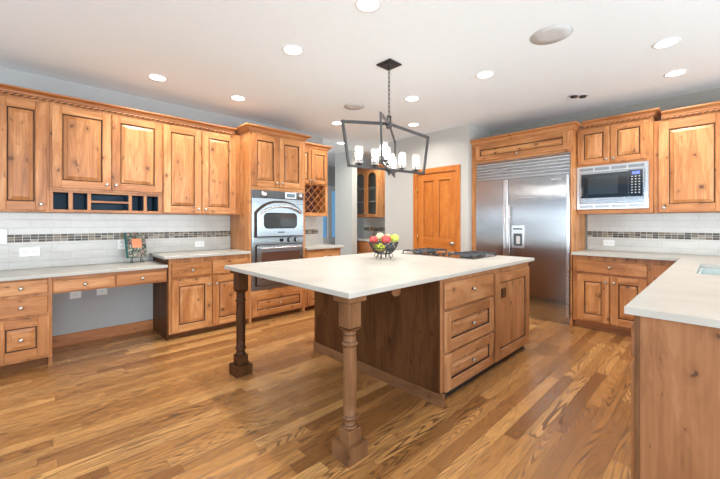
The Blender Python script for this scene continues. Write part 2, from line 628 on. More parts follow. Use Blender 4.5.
        for i in range(n-1):
            for j in range(k-1):
                fs.append(s.face([rows[i][j], rows[i+1][j], rows[i+1][j+1], rows[i][j+1]], mat))
            fs.append(s.face([rows[i][k-1], rows[i+1][k-1], rows[i+1][0], rows[i][0]], mat))
        fs.append(s.face(list(reversed(rows[0])), mat))
        fs.append(s.face(rows[-1], mat))
        bmesh.ops.recalc_face_normals(s.bm, faces=[f for f in fs if f])

    def build(s, name, parent=None):
        me = bpy.data.meshes.new(name)
        s.bm.to_mesh(me)
        s.bm.free()
        for k in s.mats:
            me.materials.append(M[k])
        o = bpy.data.objects.new(name, me)
        COL.objects.link(o)
        if parent is not None:
            o.parent = parent
        return o


def tag(o, label, cat, group=None, kind=None):
    o['label'] = label
    o['category'] = cat
    if group: o['group'] = group
    if kind: o['kind'] = kind
    return o


def thing(name, label, cat, loc=(0, 0, 0), rz=0.0, group=None):
    o = bpy.data.objects.new(name, None)
    o.empty_display_size = 0.1
    COL.objects.link(o)
    o.location = loc
    o.rotation_euler = (0, 0, rz)
    return tag(o, label, cat, group)


def structure(o):
    o['kind'] = 'structure'
    return o


def copy_tree(o, parent=None):
    c = o.copy()
    COL.objects.link(c)
    if parent is not None:
        c.parent = parent
    for ch in [q for q in bpy.data.objects if q.parent == o]:
        copy_tree(ch, c)
    return c


# ------------------------------------------------------------------ room shell
YL, XR, ZC = 4.70, 5.42, 2.743
mb = MB(); mb.box(-3.7, 8.0, -3.7, 7.6, -0.10, 0.0, 'oak_floor'); structure(mb.build('floor'))
mb = MB(); mb.box(-3.7, 8.0, -3.7, 7.6, ZC, ZC+0.1, 'ceiling_paint'); structure(mb.build('ceiling'))
mb = MB()
mb.box(-1.05, 3.61, YL, YL+0.15, 0, ZC, 'grey_paint'); mb.box(-3.7, -3.35, YL, YL+0.15, 0, ZC, 'grey_paint')
mb.box(-3.35, -1.05, YL, YL+0.15, 0, 1.38, 'grey_paint'); mb.box(-3.35, -1.05, YL, YL+0.15, 1.72, ZC, 'grey_paint')  # slot left for the added strip light
structure(mb.build('wall_left'))
mb = MB(); mb.box(XR, XR+0.15, -3.7, 2.61, 0, ZC, 'taupe_paint'); structure(mb.build('wall_right'))
# pantry closet: door wall with its opening, and the two side walls
PX = 4.73
D0, D1, DT = 2.80, 3.56, 2.095
mb = MB()
mb.box(PX, PX+0.13, 2.61, D0, 0, ZC, 'wall_paint')
mb.box(PX, PX+0.13, D1, 4.287, 0, ZC, 'wall_paint')
mb.box(PX, PX+0.13, D0, D1, DT, ZC, 'wall_paint')
mb.box(PX+0.13, 5.80, 2.61, 2.74, 0, ZC, 'wall_paint')
mb.box(PX+0.13, 5.62, 4.157, 4.287, 0, ZC, 'wall_paint')
structure(mb.build('wall_pantry'))
mb = MB(); mb.box(PX, PX+0.14, 5.19, 5.73, 0, ZC, 'wall_paint'); structure(mb.build('wall_hall'))
mb = MB(); mb.box(5.62, 5.77, 4.157, 5.76, 0, ZC, 'wall_paint'); mb.box(5.77, 6.75, 5.61, 5.76, 0, ZC, 'wall_paint'); mb.box(6.6, 6.75, 5.76, 7.2, 0, ZC, 'wall_paint'); structure(mb.build('wall_niche'))
# hall's far wall with the glass door opening
GZ = 2.10
mb = MB()
mb.box(1.5, 6.6, 7.05, 7.2, GZ+0.13, ZC, 'grey_paint')
mb.box(1.5, 5.22, 7.05, 7.2, 0, GZ+0.13, 'grey_paint')
mb.box(6.12, 6.6, 7.05, 7.2, 0, GZ+0.13, 'grey_paint')
structure(mb.build('wall_far'))
mb = MB(); mb.box(1.35, 1.5, 4.85, 7.2, 0, ZC, 'grey_paint'); structure(mb.build('wall_hall_side'))
# walls behind the camera, with wide window openings
mb = MB()
mb.box(-3.7, 5.57, -3.85, -3.7, 0, 0.4, 'wall_paint'); mb.box(-3.7, 5.57, -3.85, -3.7, 2.5, ZC, 'wall_paint')
mb.box(-3.7, -1.9, -3.85, -3.7, 0.4, 2.5, 'wall_paint'); mb.box(4.3, 5.57, -3.85, -3.7, 0.4, 2.5, 'wall_paint')
structure(mb.build('wall_front'))
mb = MB()
mb.box(-3.85, -3.7, -3.85, 4.85, 0, 0.4, 'wall_paint'); mb.box(-3.85, -3.7, -3.85, 4.85, 2.5, ZC, 'wall_paint')
mb.box(-3.85, -3.7, -3.85, -2.0, 0.4, 2.5, 'wall_paint'); mb.box(-3.85, -3.7, 3.8, 4.85, 0.4, 2.5, 'wall_paint')
structure(mb.build('wall_back'))

# wooden baseboard below the desk
mb = MB(); mb.box(0.14, 1.06, YL-0.018, YL, 0, 0.12, 'crown_alder_x', 0.004); structure(mb.build('baseboard_left'))

# glass door at the end of the hall
fr = MB()
for (a, b) in ((5.22, 5.36), (5.555, 5.70), (5.90, 6.12)):
    fr.box(a, b, 7.03, 7.12, 0, GZ+0.13, 'white_trim', 0.004)
fr.box(5.36, 5.90, 7.035, 7.115, GZ, GZ+0.13, 'white_trim')
fr.box(5.36, 5.90, 7.035, 7.115, 0, 0.88, 'white_trim')
wd = structure(fr.build('window_1'))
for (a, b) in ((5.36, 5.555), (5.70, 5.90)):
    g = MB(); g.box(a, b, 7.065, 7.071, 0.88, GZ, 'clear_glass'); g.build('pane', wd)


# ------------------------------------------------------------------ cabinet parts (fronts face local -Y)
def add_knob(parent, x, z, y=-0.02):
    k = MB()
    k.lathe([(0.006, 0), (0.006, 0.012), (0.0135, 0.016), (0.0165, 0.022), (0.0135, 0.028), (0.006, 0.031)], (x, y, z), 'nickel', '-y', 14)
    return k.build('knob', parent)


def slab(root, x0, x1, z0, z1, knob=None, wd='alder', name='drawer'):
    m = MB()
    m.box(x0, x1, -0.020, -0.001, z0, z1, wd+'_x', 0.005)
    o = m.build(name, root)
    if knob:
        add_knob(o, *knob)
    return o


def raised(root, name, x0, x1, z0, z1, knob=None, b=0.062, wd='alder', horiz=False, bt=None, flat=False):
    bt = bt or b
    m = MB()
    V, H = wd+'_z', wd+'_x'
    m.box(x0, x0+b, -0.021, -0.001, z0, z1, V, 0.003)
    m.box(x1-b, x1, -0.021, -0.001, z0, z1, V, 0.003)
    m.box(x0+b, x1-b, -0.0208, -0.001, z0, z0+bt, H, 0.002)
    m.box(x0+b, x1-b, -0.0208, -0.001, z1-bt, z1, H, 0.002)
    # moulded inner edge, groove painted dark for glaze and shadow together
    def ring(o, y):
        return [m.bm.verts.new((x0+b+o, y, z0+bt+o)), m.bm.verts.new((x1-b-o, y, z0+bt+o)), m.bm.verts.new((x1-b-o, y, z1-bt-o)), m.bm.verts.new((x0+b+o, y, z1-bt-o))]
    rs = [ring(-0.001, -0.0205), ring(0.004, -0.016), ring(0.0055, -0.004), ring(0.0125, -0.004)]
    for q, mt in ((0, 'glz'), (1, 'glaze'), (2, 'glaze')):
        for i in range(4):
            j = (i+1) % 4
            mm = (H if i % 2 == 0 else V) if mt == 'glz' else 'glaze'
            m.face([rs[q][i], rs[q][j], rs[q+1][j], rs[q+1][i]], mm)
    o = m.build(name, root)
    p = MB()
    px0, px1, pz0, pz1 = x0+b+0.0115, x1-b-0.0115, z0+bt+0.0115, z1-bt-0.0115
    G = H if horiz else V
    if flat:
        p.box(px0, px1, -0.009, -0.002, pz0, pz1, G)
    else:
        f = min(0.030, (px1-px0)*0.22, (pz1-pz0)*0.22)
        lv = [(0, -0.003), (0.002, -0.008), (f, -0.0165), (f+0.0025, -0.0195)]
        rr = [[p.bm.verts.new(q) for q in ((px0+o_, y_, pz0+o_), (px1-o_, y_, pz0+o_), (px1-o_, y_, pz1-o_), (px0+o_, y_, pz1-o_))] for o_, y_ in lv]
        for q in range(3):
            for i in range(4):
                j = (i+1) % 4
                p.face([rr[q][i], rr[q][j], rr[q+1][j], rr[q+1][i]], G)
        p.face(rr[-1], G)
    p.build('panel', o)
    if knob:
        add_knob(o, *knob)
    return o


def crown_prof(z0, z1, out):
    h = z1-z0
    pr = [(0.0, z0), (0.010, z0), (0.010, z0+0.10*h), (0.016, z0+0.18*h)]
    for k in range(1, 6):
        t = k/5*PI/2
        pr.append((0.016+(out-0.024)*(1-math.cos(t)), z0+0.18*h+0.52*h*math.sin(t)))
    pr += [(out-0.004, z0+0.74*h), (out, z0+0.80*h), (out, z1), (0.0, z1)]
    return pr


def rope(m, x0, x1, y, z, r=0.0115, pitch=0.050, n=12):
    L = x1-x0
    N = int(L/0.005)
    rings = []
    for i in range(N+1):
        x = x0+L*i/N
        ring = []
        for k in range(n):
            t = 2*PI*k/n
            rr = r*(0.86+0.20*math.cos(2*t + 2*PI*x/pitch))
            ring.append(m.bm.verts.new((x, y+rr*math.cos(t), z+rr*math.sin(t))))
        rings.append(ring)
    for i in range(N):
        x = x0+L*(i+0.5)/N
        for k in range(n):
            t = 2*PI*(k+0.5)/n
            v = math.cos(2*t + 2*PI*x/pitch)
            m.face([rings[i][k], rings[i][(k+1) % n], rings[i+1][(k+1) % n], rings[i+1][k]], 'glaze' if v < -0.25 else 'crown_alder_x', True)
    m.face(rings[0], 'crown_alder_x')
    m.face(list(reversed(rings[-1])), 'crown_alder_x')


# ------------------------------------------------------------------ left wall: upper cabinets
YU, YF = 4.388, 4.12
DU, DF = YL-YU-0.001, YL-YF-0.001
# leftmost single-door cabinet
c = thing('wall_cabinet', 'leftmost knotty alder wall cabinet with one tall raised door, above the desk', 'cabinet', (-0.28, YU, 0))
m = MB(); m.box(0, 0.41, 0, DU, 1.375, 2.42, 'alder_z', 0.002); m.build('body', c)
raised(c, 'door', 0.045, 0.390, 1.389, 2.395, (0.352, 1.446), 0.079)
# two-door cabinet with pigeonholes
c = thing('wall_cabinet', 'knotty alder wall cabinet with two short doors over open pigeonholes', 'cabinet', (0.13, YU, 0))
m = MB()
m.box(0.001, 0.949, 0, DU, 1.59, 2.42, 'alder_z', 0.002)
m.build('body', c)
raised(c, 'door', 0.017, 0.474, 1.612, 2.395, (0.437, 1.664), 0.07)
raised(c, 'door', 0.482, 0.946, 1.612, 2.395, (0.515, 1.664), 0.07)
m = MB()
holes = [(0.025, 0.138), (0.17, 0.283), (0.311, 0.631), (0.66, 0.77), (0.80, 0.913)]
m.box(0.001, 0.949, 0, 0.02, 1.375, 1.403, 'alder_x', 0.002)
m.box(0.001, 0.949, 0, 0.02, 1.568, 1.589, 'alder_x')
e = [0.001] + [q for h_ in holes for q in h_] + [0.949]
for i in range(0, len(e), 2):
    m.box(e[i], e[i+1], 0, 0.02, 1.403, 1.568, 'alder_z')
m.box(0.311, 0.631, 0, 0.02, 1.477, 1.497, 'alder_x')
for i in range(0, len(e), 2):
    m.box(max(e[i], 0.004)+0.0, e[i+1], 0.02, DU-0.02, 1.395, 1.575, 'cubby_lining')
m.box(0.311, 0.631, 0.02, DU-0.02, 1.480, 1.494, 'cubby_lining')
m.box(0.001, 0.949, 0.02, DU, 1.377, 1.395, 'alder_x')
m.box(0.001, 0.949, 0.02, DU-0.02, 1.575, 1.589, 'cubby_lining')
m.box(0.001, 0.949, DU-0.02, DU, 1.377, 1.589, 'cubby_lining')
m.build('pigeonholes', c)
# tall two-door cabinet beside the oven
c = thing('wall_cabinet', 'tall two-door knotty alder wall cabinet directly left of the oven column', 'cabinet', (1.08, YU, 0))
m = MB(); m.box(0.001, 0.918, 0, DU, 1.375, 2.42, 'alder_z', 0.002); m.build('body', c)
raised(c, 'door', 0.012, 0.425, 1.389, 2.395, (0.385, 1.436), 0.075)
raised(c, 'door', 0.435, 0.850, 1.389, 2.395, (0.472, 1.436), 0.075)
# crown over the three
c = thing('crown_moulding', 'long crown moulding with rope bead above the left wall cabinets', 'moulding', (-0.28, YU, 2.42))
m = MB(); m.sweep([(0, DU-0.01), (0, 0), (2.205, 0)], crown_prof(0.018, 0.068, 0.065), 'crown_alder_x'); m.build('cornice', c)
m = MB(); m.box(0, 2.205, -0.004, DU-0.01, 0.0005, 0.0178, 'alder_x'); m.build('fascia', c)
m = MB(); rope(m, 0.0, 2.205, -0.0160, 0.006); m.build('rope_bead', c)

# ------------------------------------------------------------------ left wall: oven column
c = thing('oven_cabinet', 'tall knotty alder cabinet column housing the steel double oven', 'cabinet', (2.0, YF, 0))
m = MB()
m.box(0.0, 0.028, 0, DF, 0, 2.44, 'alder_z', 0.002)
m.box(0.808, 0.845, 0, DF, 0, 2.44, 'alder_z', 0.002)
m.box(0.028, 0.808, 0, DF, 1.698, 2.44, 'alder_x')
m.box(0.028, 0.808, 0, DF, 0.06, 0.398, 'alder_x')
m.box(0.028, 0.808, DF-0.02, DF, 0.398, 1.698, 'alder_z')
m.build('body', c)
m = MB(); m.box(0.028, 0.808, 0.07, 0.09, 0, 0.06, 'toe_wood'); m.build('toe_kick', c)
raised(c, 'door', 0.026, 0.412, 1.745, 2.412, (0.375, 1.80), 0.072)
raised(c, 'door', 0.420, 0.806, 1.745, 2.412, (0.457, 1.80), 0.072)
raised(c, 'drawer', 0.032, 0.815, 0.078, 0.338, (0.424, 0.208), 0.062, horiz=True)
c2 = thing('crown_moulding', 'stepped-forward crown moulding on top of the oven column', 'moulding', (2.0, YF, 2.44))
m = MB(); m.sweep([(0, DU+0.24), (0, 0), (0.845, 0), (0.845, DU+0.24)], crown_prof(0.001, 0.072, 0.068), 'crown_alder_x'); m.build('cornice', c2)
m = MB(); m.box(0, 0.845, 0, DF-0.02, 0.0005, 0.06, 'crown_alder_x'); m.build('blocking', c2)

# the double oven itself
ov = thing('double_oven', 'stainless steel double wall oven with arched upper door', 'oven', (2.03, YF, 0))
OW = 0.777
m = MB(); m.box(0, OW, -0.010, 0.52, 0.40, 1.696, 'oven_steel', 0.003); m.build('body', ov)
m = MB(); m.box(0.002, OW-0.002, -0.030, -0.0105, 1.592, 1.694, 'slate_panel', 0.012); cp = m.build('control_panel', ov)
for x in (0.155, 0.705):
    k = MB()
    R = 0.042 if x < 0.5 else 0.032
    k.lathe([(R, 0), (R, 0.010), (R*0.8, 0.016), (R*0.72, 0.03), (R*0.5, 0.032)], (x, -0.030, 1.644), 'steel_bright', '-y', 24)
    k.build('knob', cp)
m = MB(); m.box(0.47, 0.645, -0.034, -0.0302, 1.603, 1.684, 'white_plastic', 0.004); dp = m.build('display', cp)
m = MB(); m.box(0.49, 0.625, -0.0355, -0.0342, 1.618, 1.668, 'pale_display'); m.build('screen', dp)


def arch_loop(x0, x1, z0, zs, zt, n=24):
    pts = [(x0, z0)]
    for i in range(n+1):
        t = i/n
        x = x0+(x1-x0)*t
        u = 2*t-1
        pts.append((x, zs+(zt-zs)*(1-abs(u)**2.6)))
    pts.append((x1, z0))
    return pts


def rrect(x0, x1, z0, z1, r, n=6):
    pts = []
    for cx, cz, a0 in ((x0+r, z0+r, PI), (x1-r, z0+r, 1.5*PI), (x1-r, z1-r, 0), (x0+r, z1-r, PI/2)):
        for i in range(n+1):
            t = a0+PI/2*i/n
            pts.append((cx+r*math.cos(t), cz+r*math.sin(t)))
    return pts


m = MB(); m.prism(arch_loop(0.030, 0.765, 1.080, 1.41, 1.566), -0.018, -0.0105, 'glaze'); m.build('door_seal', ov)
m = MB(); m.prism(arch_loop(0.052, 0.755, 1.098, 1.39, 1.538), -0.045, -0.0182, 'oven_steel'); ud = m.build('upper_door', ov)
m = MB(); m.prism(rrect(0.145, 0.65, 1.195, 1.405, 0.06), -0.0475, -0.0452, 'oven_glass'); m.build('window', ud)
m = MB(); m.box(0.35, 0.45, -0.0475, -0.0452, 1.138, 1.155, 'slate_panel', 0.003); m.build('badge', ud)
m = MB()
pts = []
for i in range(25):
    t = i/24
    u = 2*t-1
    pts.append((0.10+0.61*t, -0.085+0.038*abs(u)**8, 1.395+0.095*(1-abs(u)**2.4)))
pts = [(0.10, -0.046, 1.385)] + pts + [(0.71, -0.046, 1.385)]
m.tube(pts, 0.013, 'steel_bright', 10); m.build('handle', ud)
m = MB(); m.box(0.002, OW-0.002, -0.028, -0.0105, 1.004, 1.074, 'oven_steel', 0.006); mp = m.build('middle_panel', ov)
m = MB(); m.box(0.385, 0.445, -0.030, -0.0282, 1.020, 1.060, 'black_glass'); m.build('display', mp)
for x in (0.53, 0.64):
    k = MB(); k.lathe([(0.033, 0), (0.033, 0.010), (0.026, 0.013), (0.023, 0.028), (0.014, 0.03)], (x, -0.028, 1.040), 'black_iron', '-y', 20); kn = k.build('knob', mp)
    k = MB(); k.box(x-0.006, x+0.006, -0.063, -0.0585, 1.018, 1.062, 'steel_bright', 0.002); k.build('grip', kn)
m = MB(); m.prism(rrect(0.04, 0.765, 0.452, 0.992, 0.03), -0.018, -0.0105, 'glaze'); m.build('door_seal', ov)
m = MB(); m.prism(rrect(0.052, 0.755, 0.464, 0.980, 0.025), -0.042, -0.0182, 'oven_steel'); ld = m.build('lower_door', ov)
m = MB(); m.prism(rrect(0.115, 0.695, 0.535, 0.89, 0.02), -0.0445, -0.0422, 'brown_reflection_glass'); m.build('window', ld)
m = MB(); m.tube([(0.09, -0.043, 0.945), (0.09, -0.080, 0.945), (0.115, -0.092, 0.945), (0.69, -0.092, 0.945), (0.715, -0.080, 0.945), (0.715, -0.043, 0.945)], 0.013, 'steel_bright', 10); m.build('handle', ld)

# wine rack cabinet past the oven
c = thing('wine_cabinet', 'short alder wall cabinet with lattice wine rack, right of the oven column', 'cabinet', (2.846, YU, 0))
m = MB()
m.box(0, 0.62, 0, DU, 1.86, 2.42, 'alder_z', 0.002)
m.box(0, 0.03, 0, DU, 1.375, 1.86, 'alder_z'); m.box(0.575, 0.62, 0, DU, 1.375, 1.86, 'alder_z')
m.box(0.03, 0.575, 0, DU, 1.375, 1.43, 'alder_x')
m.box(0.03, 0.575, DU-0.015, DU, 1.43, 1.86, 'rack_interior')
m.build('body', c)
m = MB()
rx0, rx1, rz0, rz1 = 0.03, 0.575, 1.43, 1.86
for sgn in (1, -1):
    for k in range(-6, 8):
        # strips at 45 degrees clipped to the opening
        x_at = lambda z: (rx0 + k*0.130 + (z-rz0)) if sgn == 1 else (rx1 - k*0.130 - (z-rz0))
        za, zb = rz0, rz1
        if sgn == 1:
            za = max(rz0, rz0 + (rx0 - (rx0+k*0.130))); zb = min(rz1, rz0 + (rx1 - (rx0+k*0.130)))
        else:
            za = max(rz0, rz0 + ((rx1-k*0.130) - rx1)); zb = min(rz1, rz0 + ((rx1-k*0.130) - rx0))
        if zb-za < 0.03: continue
        xa, xb = x_at(za), x_at(zb)
        w_ = 0.0045
        y0, y1 = (-0.002, 0.006) if sgn == 1 else (0.007, 0.015)
        m.prism([(xa-w_, za), (xa+w_, za), (xb+w_, zb), (xb-w_, zb)], y0, y1, 'alder_z')
m.build('wine_rack', c)
raised(c, 'door', 0.012, 0.288, 1.878, 2.395, (0.262, 1.925), 0.055)
raised(c, 'door', 0.296, 0.600, 1.878, 2.395, (0.325, 1.925), 0.055)
c2 = thing('crown_moulding', 'short crown moulding over the wine rack cabinet', 'moulding', (2.846, YU, 2.42))
m = MB(); m.sweep([(0.07, 0), (0.62, 0), (0.62, DU-0.01)], crown_prof(0.001, 0.072, 0.062), 'crown_alder_x'); m.build('cornice', c2)
m = MB(); m.box(0.07, 0.62, 0, DU-0.01, 0.0005, 0.06, 'crown_alder_x'); m.build('blocking', c2)

# ------------------------------------------------------------------ left wall: desk and base cabinets
c = thing('desk_drawer_cabinet', 'knotty alder desk cabinet with three stacked drawers at the left edge', 'cabinet', (-0.27, YF, 0))
m = MB(); m.box(0, 0.41, 0, DF, 0.085, 0.794, 'alder_z', 0.002); m.build('body', c)
m = MB(); m.box(0, 0.385, 0.07, DF, 0, 0.085, 'toe_wood'); m.box(0.385, 0.41, 0.02, DF, 0, 0.085, 'alder_z'); m.build('toe_kick', c)
slab(c, 0.035, 0.380, 0.660, 0.780, (0.212, 0.718))
slab(c, 0.035, 0.380, 0.478, 0.632, (0.212, 0.553))
raised(c, 'drawer', 0.035, 0.392, 0.105, 0.460, (0.212, 0.282), 0.078, bt=0.078, horiz=True)
c = thing('desk_apron', 'shallow pair of alder pencil drawers spanning the desk kneehole', 'drawer', (0.141, YF, 0))
m = MB(); m.box(0, 0.918, 0, 0.45, 0.640, 0.794, 'alder_x', 0.002); m.build('body', c)
slab(c, 0.005, 0.460, 0.652, 0.760, (0.228, 0.706))
slab(c, 0.469, 0.914, 0.652, 0.762, (0.690, 0.706))
c = thing('desk_countertop', 'pale quartz desk worktop at the lower height on the left wall', 'countertop', (-0.9, 0, 0))
m = MB(); m.box(0.6, 1.958, YF-0.055, YL-0.012, 0.7945, 0.825, 'quartz', 0.003); m.build('slab', c)

c = thing('base_cabinet', 'two-door alder base cabinet with two drawers, left of the double oven', 'cabinet', (1.06, YF, 0))
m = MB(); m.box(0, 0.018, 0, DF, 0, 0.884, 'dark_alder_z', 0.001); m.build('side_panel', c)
m = MB(); m.box(0.018, 0.938, 0, DF, 0.06, 0.884, 'alder_z', 0.001); m.build('body', c)
m = MB(); m.box(0.018, 0.938, 0.07, 0.09, 0, 0.06, 'toe_wood'); m.build('toe_kick', c)
slab(c, 0.045, 0.468, 0.672, 0.828, (0.256, 0.742))
slab(c, 0.482, 0.905, 0.672, 0.828, (0.694, 0.742))
raised(c, 'door', 0.045, 0.468, 0.075, 0.645, (0.432, 0.560), 0.07)
raised(c, 'door', 0.482, 0.905, 0.075, 0.645, (0.518, 0.560), 0.07)
c = thing('base_countertop', 'quartz worktop between the desk and the double oven', 'countertop', (1.02, 0, 0))
m = MB(); m.box(0, 0.978, YF-0.055, YL-0.012, 0.885, 0.915, 'quartz', 0.003); m.build('slab', c)

c = thing('base_cabinet', 'alder base cabinet right of the oven column, half hidden by the island', 'cabinet', (2.846, YF, 0))
m = MB(); m.box(0, 0.665, 0, DF, 0.06, 0.884, 'alder_z', 0.001); m.build('body', c)
m = MB(); m.box(0, 0.665, 0.07, 0.09, 0, 0.06, 'toe_wood'); m.build('toe_kick', c)
slab(c, 0.03, 0.625, 0.69, 0.845, (0.33, 0.765))
raised(c, 'door', 0.03, 0.322, 0.075, 0.66, (0.290, 0.58), 0.07)
raised(c, 'door', 0.333, 0.625, 0.075, 0.66, (0.365, 0.58), 0.07)
c = thing('base_countertop', 'quartz worktop under the wine rack, right of the oven column', 'countertop', (2.846, 0, 0))
m = MB(); m.box(0, 0.70, YF-0.055, YL-0.012, 0.885, 0.915, 'quartz', 0.003); m.build('slab', c)


# backsplashes, with the mosaic band as a part
def backsplash(label, loc, rz, rects, band):
    t = thing('tile_backsplash', label, 'backsplash', loc, rz)
    m = MB()
    for x0, x1, z0, z1 in rects:
        m.box(x0, x1, -0.011, -0.0005, z0, z1, 'subway_tile')
    m.build('field_tile', t)
    m = MB(); m.box(band[0], band[1], -0.013, -0.0112, 1.0835, 1.161, 'mosaic_glass'); m.build('mosaic_band', t)


backsplash('cream tile backsplash with mosaic band above desk and left counter', (0, YL, 0), 0,
           [(-0.30, 1.018, 0.826, 1.374), (1.018, 1.998, 0.9155, 1.374)], (-0.30, 1.998))
backsplash('small piece of tile backsplash under the wine rack', (0, YL, 0), 0, [(2.848, 3.50, 0.9155, 1.374)], (2.848, 3.50))
backsplash('cream tile backsplash with mosaic band on the right wall', (XR, 1.245, 0), -PI/2, [(0, 2.2, 0.9155, 1.384)], (0, 2.2))


# ------------------------------------------------------------------ right wall (local x runs along -Y, fronts face -X)
RF = 4.82
c = thing('fridge_cabinet', 'alder surround framing the built-in steel refrigerator', 'cabinet', (RF, 2.606, 0), -PI/2)
FD = XR-RF-0.001
m = MB()
m.box(0, 0.075, 0, FD, 0, 2.43, 'alder_z', 0.002)
m.box(1.318, 1.336, 0, FD, 0, 2.43, 'alder_z', 0.001)
m.box(0.075, 1.318, 0, FD, 2.152, 2.43, 'alder_x')
m.box(0.075, 1.318, FD-0.02, FD, 0.02, 2.152, 'alder_z')
m.build('body', c)
m = MB(); m.box(1.312, 1.345, -0.012, 0.05, 0, 0.055, 'crown_alder_z', 0.003); m.build('foot_block', c)
raised(c, 'door', 0.078, 1.300, 2.185, 2.405, (0.68, 2.225), 0.062, bt=0.06, horiz=True)
c2 = thing('crown_moulding', 'crown moulding on top of the refrigerator surround', 'moulding', (RF, 2.606, 2.43), -PI/2)
m = MB(); m.sweep([(0.0, 0), (1.336, 0), (1.336, 0.19)], crown_prof(0.001, 0.072, 0.062), 'crown_alder_x'); m.build('cornice', c2)
m = MB(); m.box(0, 1.336, 0, FD, 0.0005, 0.06, 'crown_alder_x'); m.build('blocking', c2)

fg = thing('refrigerator', 'large built-in stainless steel side-by-side refrigerator with louvered grille', 'refrigerator', (RF+0.025, 2.606, 0), -PI/2)
F0, F1 = 0.079, 1.314
FS = 0.560
m = MB(); m.box(F0, F1, 0.002, 0.55, 0.02, 2.149, 'steel', 0.001); m.build('body', fg)
m = MB(); m.box(F0+0.01, F1-0.01, -0.002, 0.0015, 0.0, 0.095, 'steel'); m.build('kick_plate', fg)
m = MB()
m.box(F0, F1, -0.012, 0.0015, 1.880, 2.149, 'steel', 0.001)
for i in range(6):
    z = 1.893+i*0.0425
    m.prism([(F0+0.004, z), (F1-0.004, z), (F1-0.004, z+0.012), (F0+0.004, z+0.012)], -0.034, -0.0125, 'steel_bright')
    a = [(F0+0.004, -0.034, z+0.012), (F1-0.004, -0.034, z+0.012), (F1-0.004, -0.0125, z+0.034), (F0+0.004, -0.0125, z+0.034)]
    m.quad(a, 'steel_bright')
m.build('grille', fg)
def bowed(x0, x1, z0, z1, y0, bow, mat, n=10):
    """a door skin that bows very slightly outward"""
    m = MB()
    rows = []
    for i in range(n+1):
        t = i/n
        y = y0-bow*(1-(2*t-1)**2)
        rows.append((x0+(x1-x0)*t, y))
    for i in range(n):
        (xa, ya), (xb, yb) = rows[i], rows[i+1]
        m.quad([(xa, ya, z0), (xb, yb, z0), (xb, yb, z1), (xa, ya, z1)], mat, True)
    bmesh.ops.remove_doubles(m.bm, verts=m.bm.verts, dist=1e-6)
    m.box(x0, x1, y0+0.0005, 0.0015, z0, z1, mat)
    return m
m = bowed(F0+0.003, FS-0.003, 0.10, 1.872, -0.045, 0.0015, 'steel'); fz = m.build('freezer_door', fg)
m = MB(); m.box(FS-0.062, FS-0.006, -0.058, -0.047, 0.10, 1.872, 'steel_bright', 0.004); m.build('edge_trim', fz)
m = MB(); m.tube([(FS-0.040, -0.058, 1.50), (FS-0.040, -0.092, 1.51), (FS-0.040, -0.092, 0.50), (FS-0.040, -0.058, 0.51)], 0.012, 'steel_bright', 10); m.build('handle', fz)
m = bowed(FS+0.003, F1-0.003, 0.10, 1.872, -0.045, 0.0015, 'steel'); fd = m.build('refrigerator_door', fg)
m = MB(); m.tube([(FS+0.026, -0.047, 1.50), (FS+0.026, -0.092, 1.51), (FS+0.026, -0.092, 0.50), (FS+0.026, -0.047, 0.51)], 0.012, 'steel_bright', 10); m.build('handle', fd)
m = MB(); m.box(F1-0.035, F1-0.001, -0.056, -0.047, 0.10, 1.872, 'steel_bright', 0.003); m.build('edge_trim', fd)
m = MB(); m.box(F1-0.21, F1-0.10, -0.0495, -0.047, 1.815, 1.838, 'steel_bright', 0.001); m.build('badge', fd)
dx0, dx1 = 0.612, 0.772
m = MB()
m.band(rrect(dx0, dx1, 0.93, 1.235, 0.008), rrect(dx0+0.022, dx1-0.022, 0.958, 1.125, 0.004), -0.056, -0.044, 'steel_bright')
dsp = m.build('water_dispenser', fd)
m = MB(); m.box(dx0+0.02, dx1-0.02, -0.058, -0.0562, 1.180, 1.196, 'black_glass'); m.build('display_slot', dsp)
m = MB(); m.box(dx0+0.022, dx1-0.022, -0.0478, -0.0465, 0.958, 1.125, 'slate_panel'); m.build('recess', dsp)
m = MB(); m.box(dx0+0.06, dx1-0.05, -0.055, -0.048, 0.985, 1.09, 'grey_plastic', 0.003); m.build('paddle', dsp)

# microwave cabinet
RM = 5.02
MD = XR-RM-0.001
c = thing('microwave_cabinet', 'alder wall cabinet with two small doors above the built-in microwave', 'cabinet', (RM, 1.268, 0), -PI/2)
MW = 0.738
m = MB()
m.box(0, 0.003, 0, MD, 1.385, 2.455, 'alder_z'); m.box(0.704, MW, 0, MD, 1.385, 2.455, 'alder_z', 0.002)
m.box(0.003, 0.704, 0, MD, 1.972, 2.455, 'alder_x'); m.box(0.003, 0.704, 0, MD, 1.385, 1.436, 'alder_x')
m.box(0.003, 0.704, MD-0.015, MD, 1.436, 1.972, 'alder_z')
m.build('body', c)
raised(c, 'door', 0.012, 0.344, 1.995, 2.435, (0.312, 2.038), 0.062)
raised(c, 'door', 0.352, 0.692, 1.995, 2.435, (0.385, 2.038), 0.062)
c2 = thing('crown_moulding', 'crown moulding with rope bead above the microwave cabinet', 'moulding', (RM, 1.268, 2.455), -PI/2)
m = MB(); m.sweep([(0.064, 0), (MW, 0), (MW, MD-0.02)], crown_prof(0.018, 0.076, 0.062), 'crown_alder_x'); m.build('cornice', c2)
m = MB(); m.box(0.064, MW, -0.004, MD-0.02, 0.0005, 0.0178, 'alder_x'); m.build('fascia', c2)
m = MB(); rope(m, 0.064, MW, -0.0160, 0.008); m.build('rope_bead', c2)

